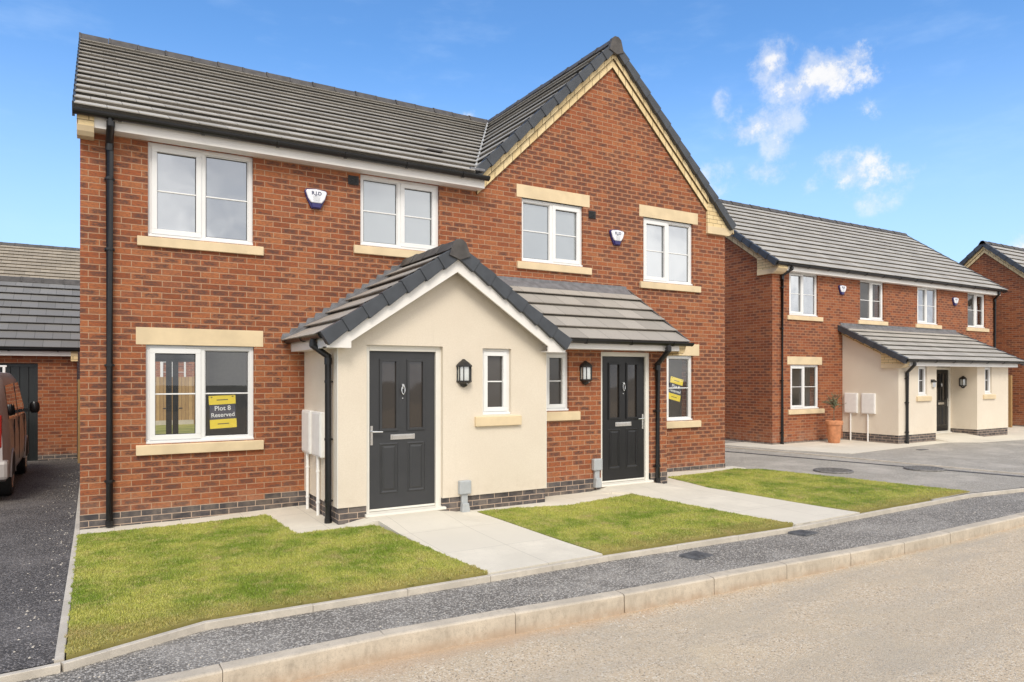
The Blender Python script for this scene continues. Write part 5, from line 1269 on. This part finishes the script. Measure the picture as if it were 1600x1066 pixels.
BL = [(55.6, 21.4, 3.0, 1.5, 1.15), (57.0, 22.2, 1.6, 1.1, 1.0), (53.2, 20.9, 2.4, 1.2, .9), (51.3, 22.6, 1.5, 1.5, .62), (51.0, 18.9, 2.6, 1.1, .70), (49.2, 18.3, 1.6, .7, .7), (51.6, 17.2, 1.0, 1.5, .6), (51.3, 15.3, 1.7, .8, .45),
      (57.6, 14.6, 2.6, 1.5, .85), (56.0, 15.6, 1.6, .7, .55), (58.0, 12.6, 1.7, .9, .5), (53.8, 14.2, .9, .8, .5), (58.0, 18.6, 1.0, 1.2, .5), (46.6, 15.2, 1.7, 1.3, .5), (67.5, 8.5, 1.6, .9, .8), (27.3, 20.2, 1.0, .5, .7), (47.6, 20.4, .7, 1.0, .35)]
acc = None
for a, e, ra, re, s in BL:
    da = n.m('DIVIDE', n.m('SUBTRACT', az, a), ra); de = n.m('DIVIDE', n.m('SUBTRACT', el, e), re)
    q = n.m('MULTIPLY', n.m('EXPONENT', n.m('MULTIPLY', n.m('ADD', n.m('MULTIPLY', da, da), n.m('MULTIPLY', de, de)), -.9)), s)
    acc = q if acc is None else n.m('MAXIMUM', acc, q)
warp = n.m('ADD', n.m('MULTIPLY', n.m('SUBTRACT', fine, .5), 4.2), n.m('MULTIPLY', n.m('SUBTRACT', mid, .5), 1.0))
dens = n.m('MULTIPLY', n.ss(n.m('ADD', acc, n.m('MULTIPLY', warp, n.ss(acc, .02, .4))), .22, 1.35, 0, .93), n.ss(acc, .10, .62))
dens = n.m('MAXIMUM', dens, n.m('MULTIPLY', n.ss(n.m('ADD', acc, n.m('MULTIPLY', n.m('ADD', n.m('MULTIPLY', n.m('SUBTRACT', fine, .5), 2.2), n.m('MULTIPLY', n.m('SUBTRACT', mid, .5), 2.0)), n.ss(acc, .0, .2))), .12, .95), .5))
# thin veil streaks
veil = n.m('MULTIPLY', n.ss(n.noise(n.comb(n.m('MULTIPLY', az, .05), n.m('MULTIPLY', el, .16), 1.0), 2.0, 5, .6), .50, .8, 0, .10), n.ss(el, 4, 20))
# broken overcast on the side of the sky behind the camera
ovn = n.noise(nv.outputs[0], 4.5, 6, .6)
over = n.m('MULTIPLY', n.ss(y, .15, -.30), n.ss(ovn, .25, .42, .75, 1.0))
skyc = n.mix(1.0, sky.outputs[0], (.80, 1.20, 1.52), 'MULTIPLY')
hz = n.ss(z, .44, .04, 0, .72)
SKYK = 10.0
c = n.mix(hz, skyc, (.47 * SKYK * .88, .63 * SKYK * .88, .92 * SKYK * .88))
c = n.mix(n.m('ADD', veil, 0.0), c, (7.0, 8.2, 9.4))
c = n.mix(dens, c, n.mix(n.ss(fine, .35, .62), (5.3, 5.55, 6.0), (6.7, 6.6, 6.5)))
ovc = n.mix(n.ss(ovn, .36, .64), (4.6, 4.8, 5.3), (11.5, 11.3, 11.0))
c = n.mix(over, c, ovc)
n.l.new(c, bg.inputs[0]); bg.inputs[1].default_value = .10

sl = bpy.data.lights.new('sun', 'SUN'); sl.energy = 1.5; sl.angle = R(22); sl.color = (1.0, .93, .82)
so = bpy.data.objects.new('sun', sl); COL.objects.link(so)
d = Vector((math.sin(R(SUN_AZ)) * math.cos(R(SUN_EL)), math.cos(R(SUN_AZ)) * math.cos(R(SUN_EL)), math.sin(R(SUN_EL))))
so.rotation_euler = (-d).to_track_quat('-Z', 'Y').to_euler(); so.location = d * 60

cam = bpy.data.cameras.new('camera'); co = bpy.data.objects.new('camera', cam); COL.objects.link(co); SC.camera = co
co.location = (0, 0, 1.83); co.rotation_euler = (R(90), 0, -math.asin(.51305)); cam.sensor_width = 36; cam.lens = 1095 / 1600 * 36; cam.shift_y = 55 / 1600; cam.clip_start = .05; cam.clip_end = 2000
SC.view_settings.view_transform = 'Standard'; SC.view_settings.look = 'None'; SC.view_settings.gamma = 1; SC.view_settings.use_curve_mapping = False
SC.view_settings.exposure = .62
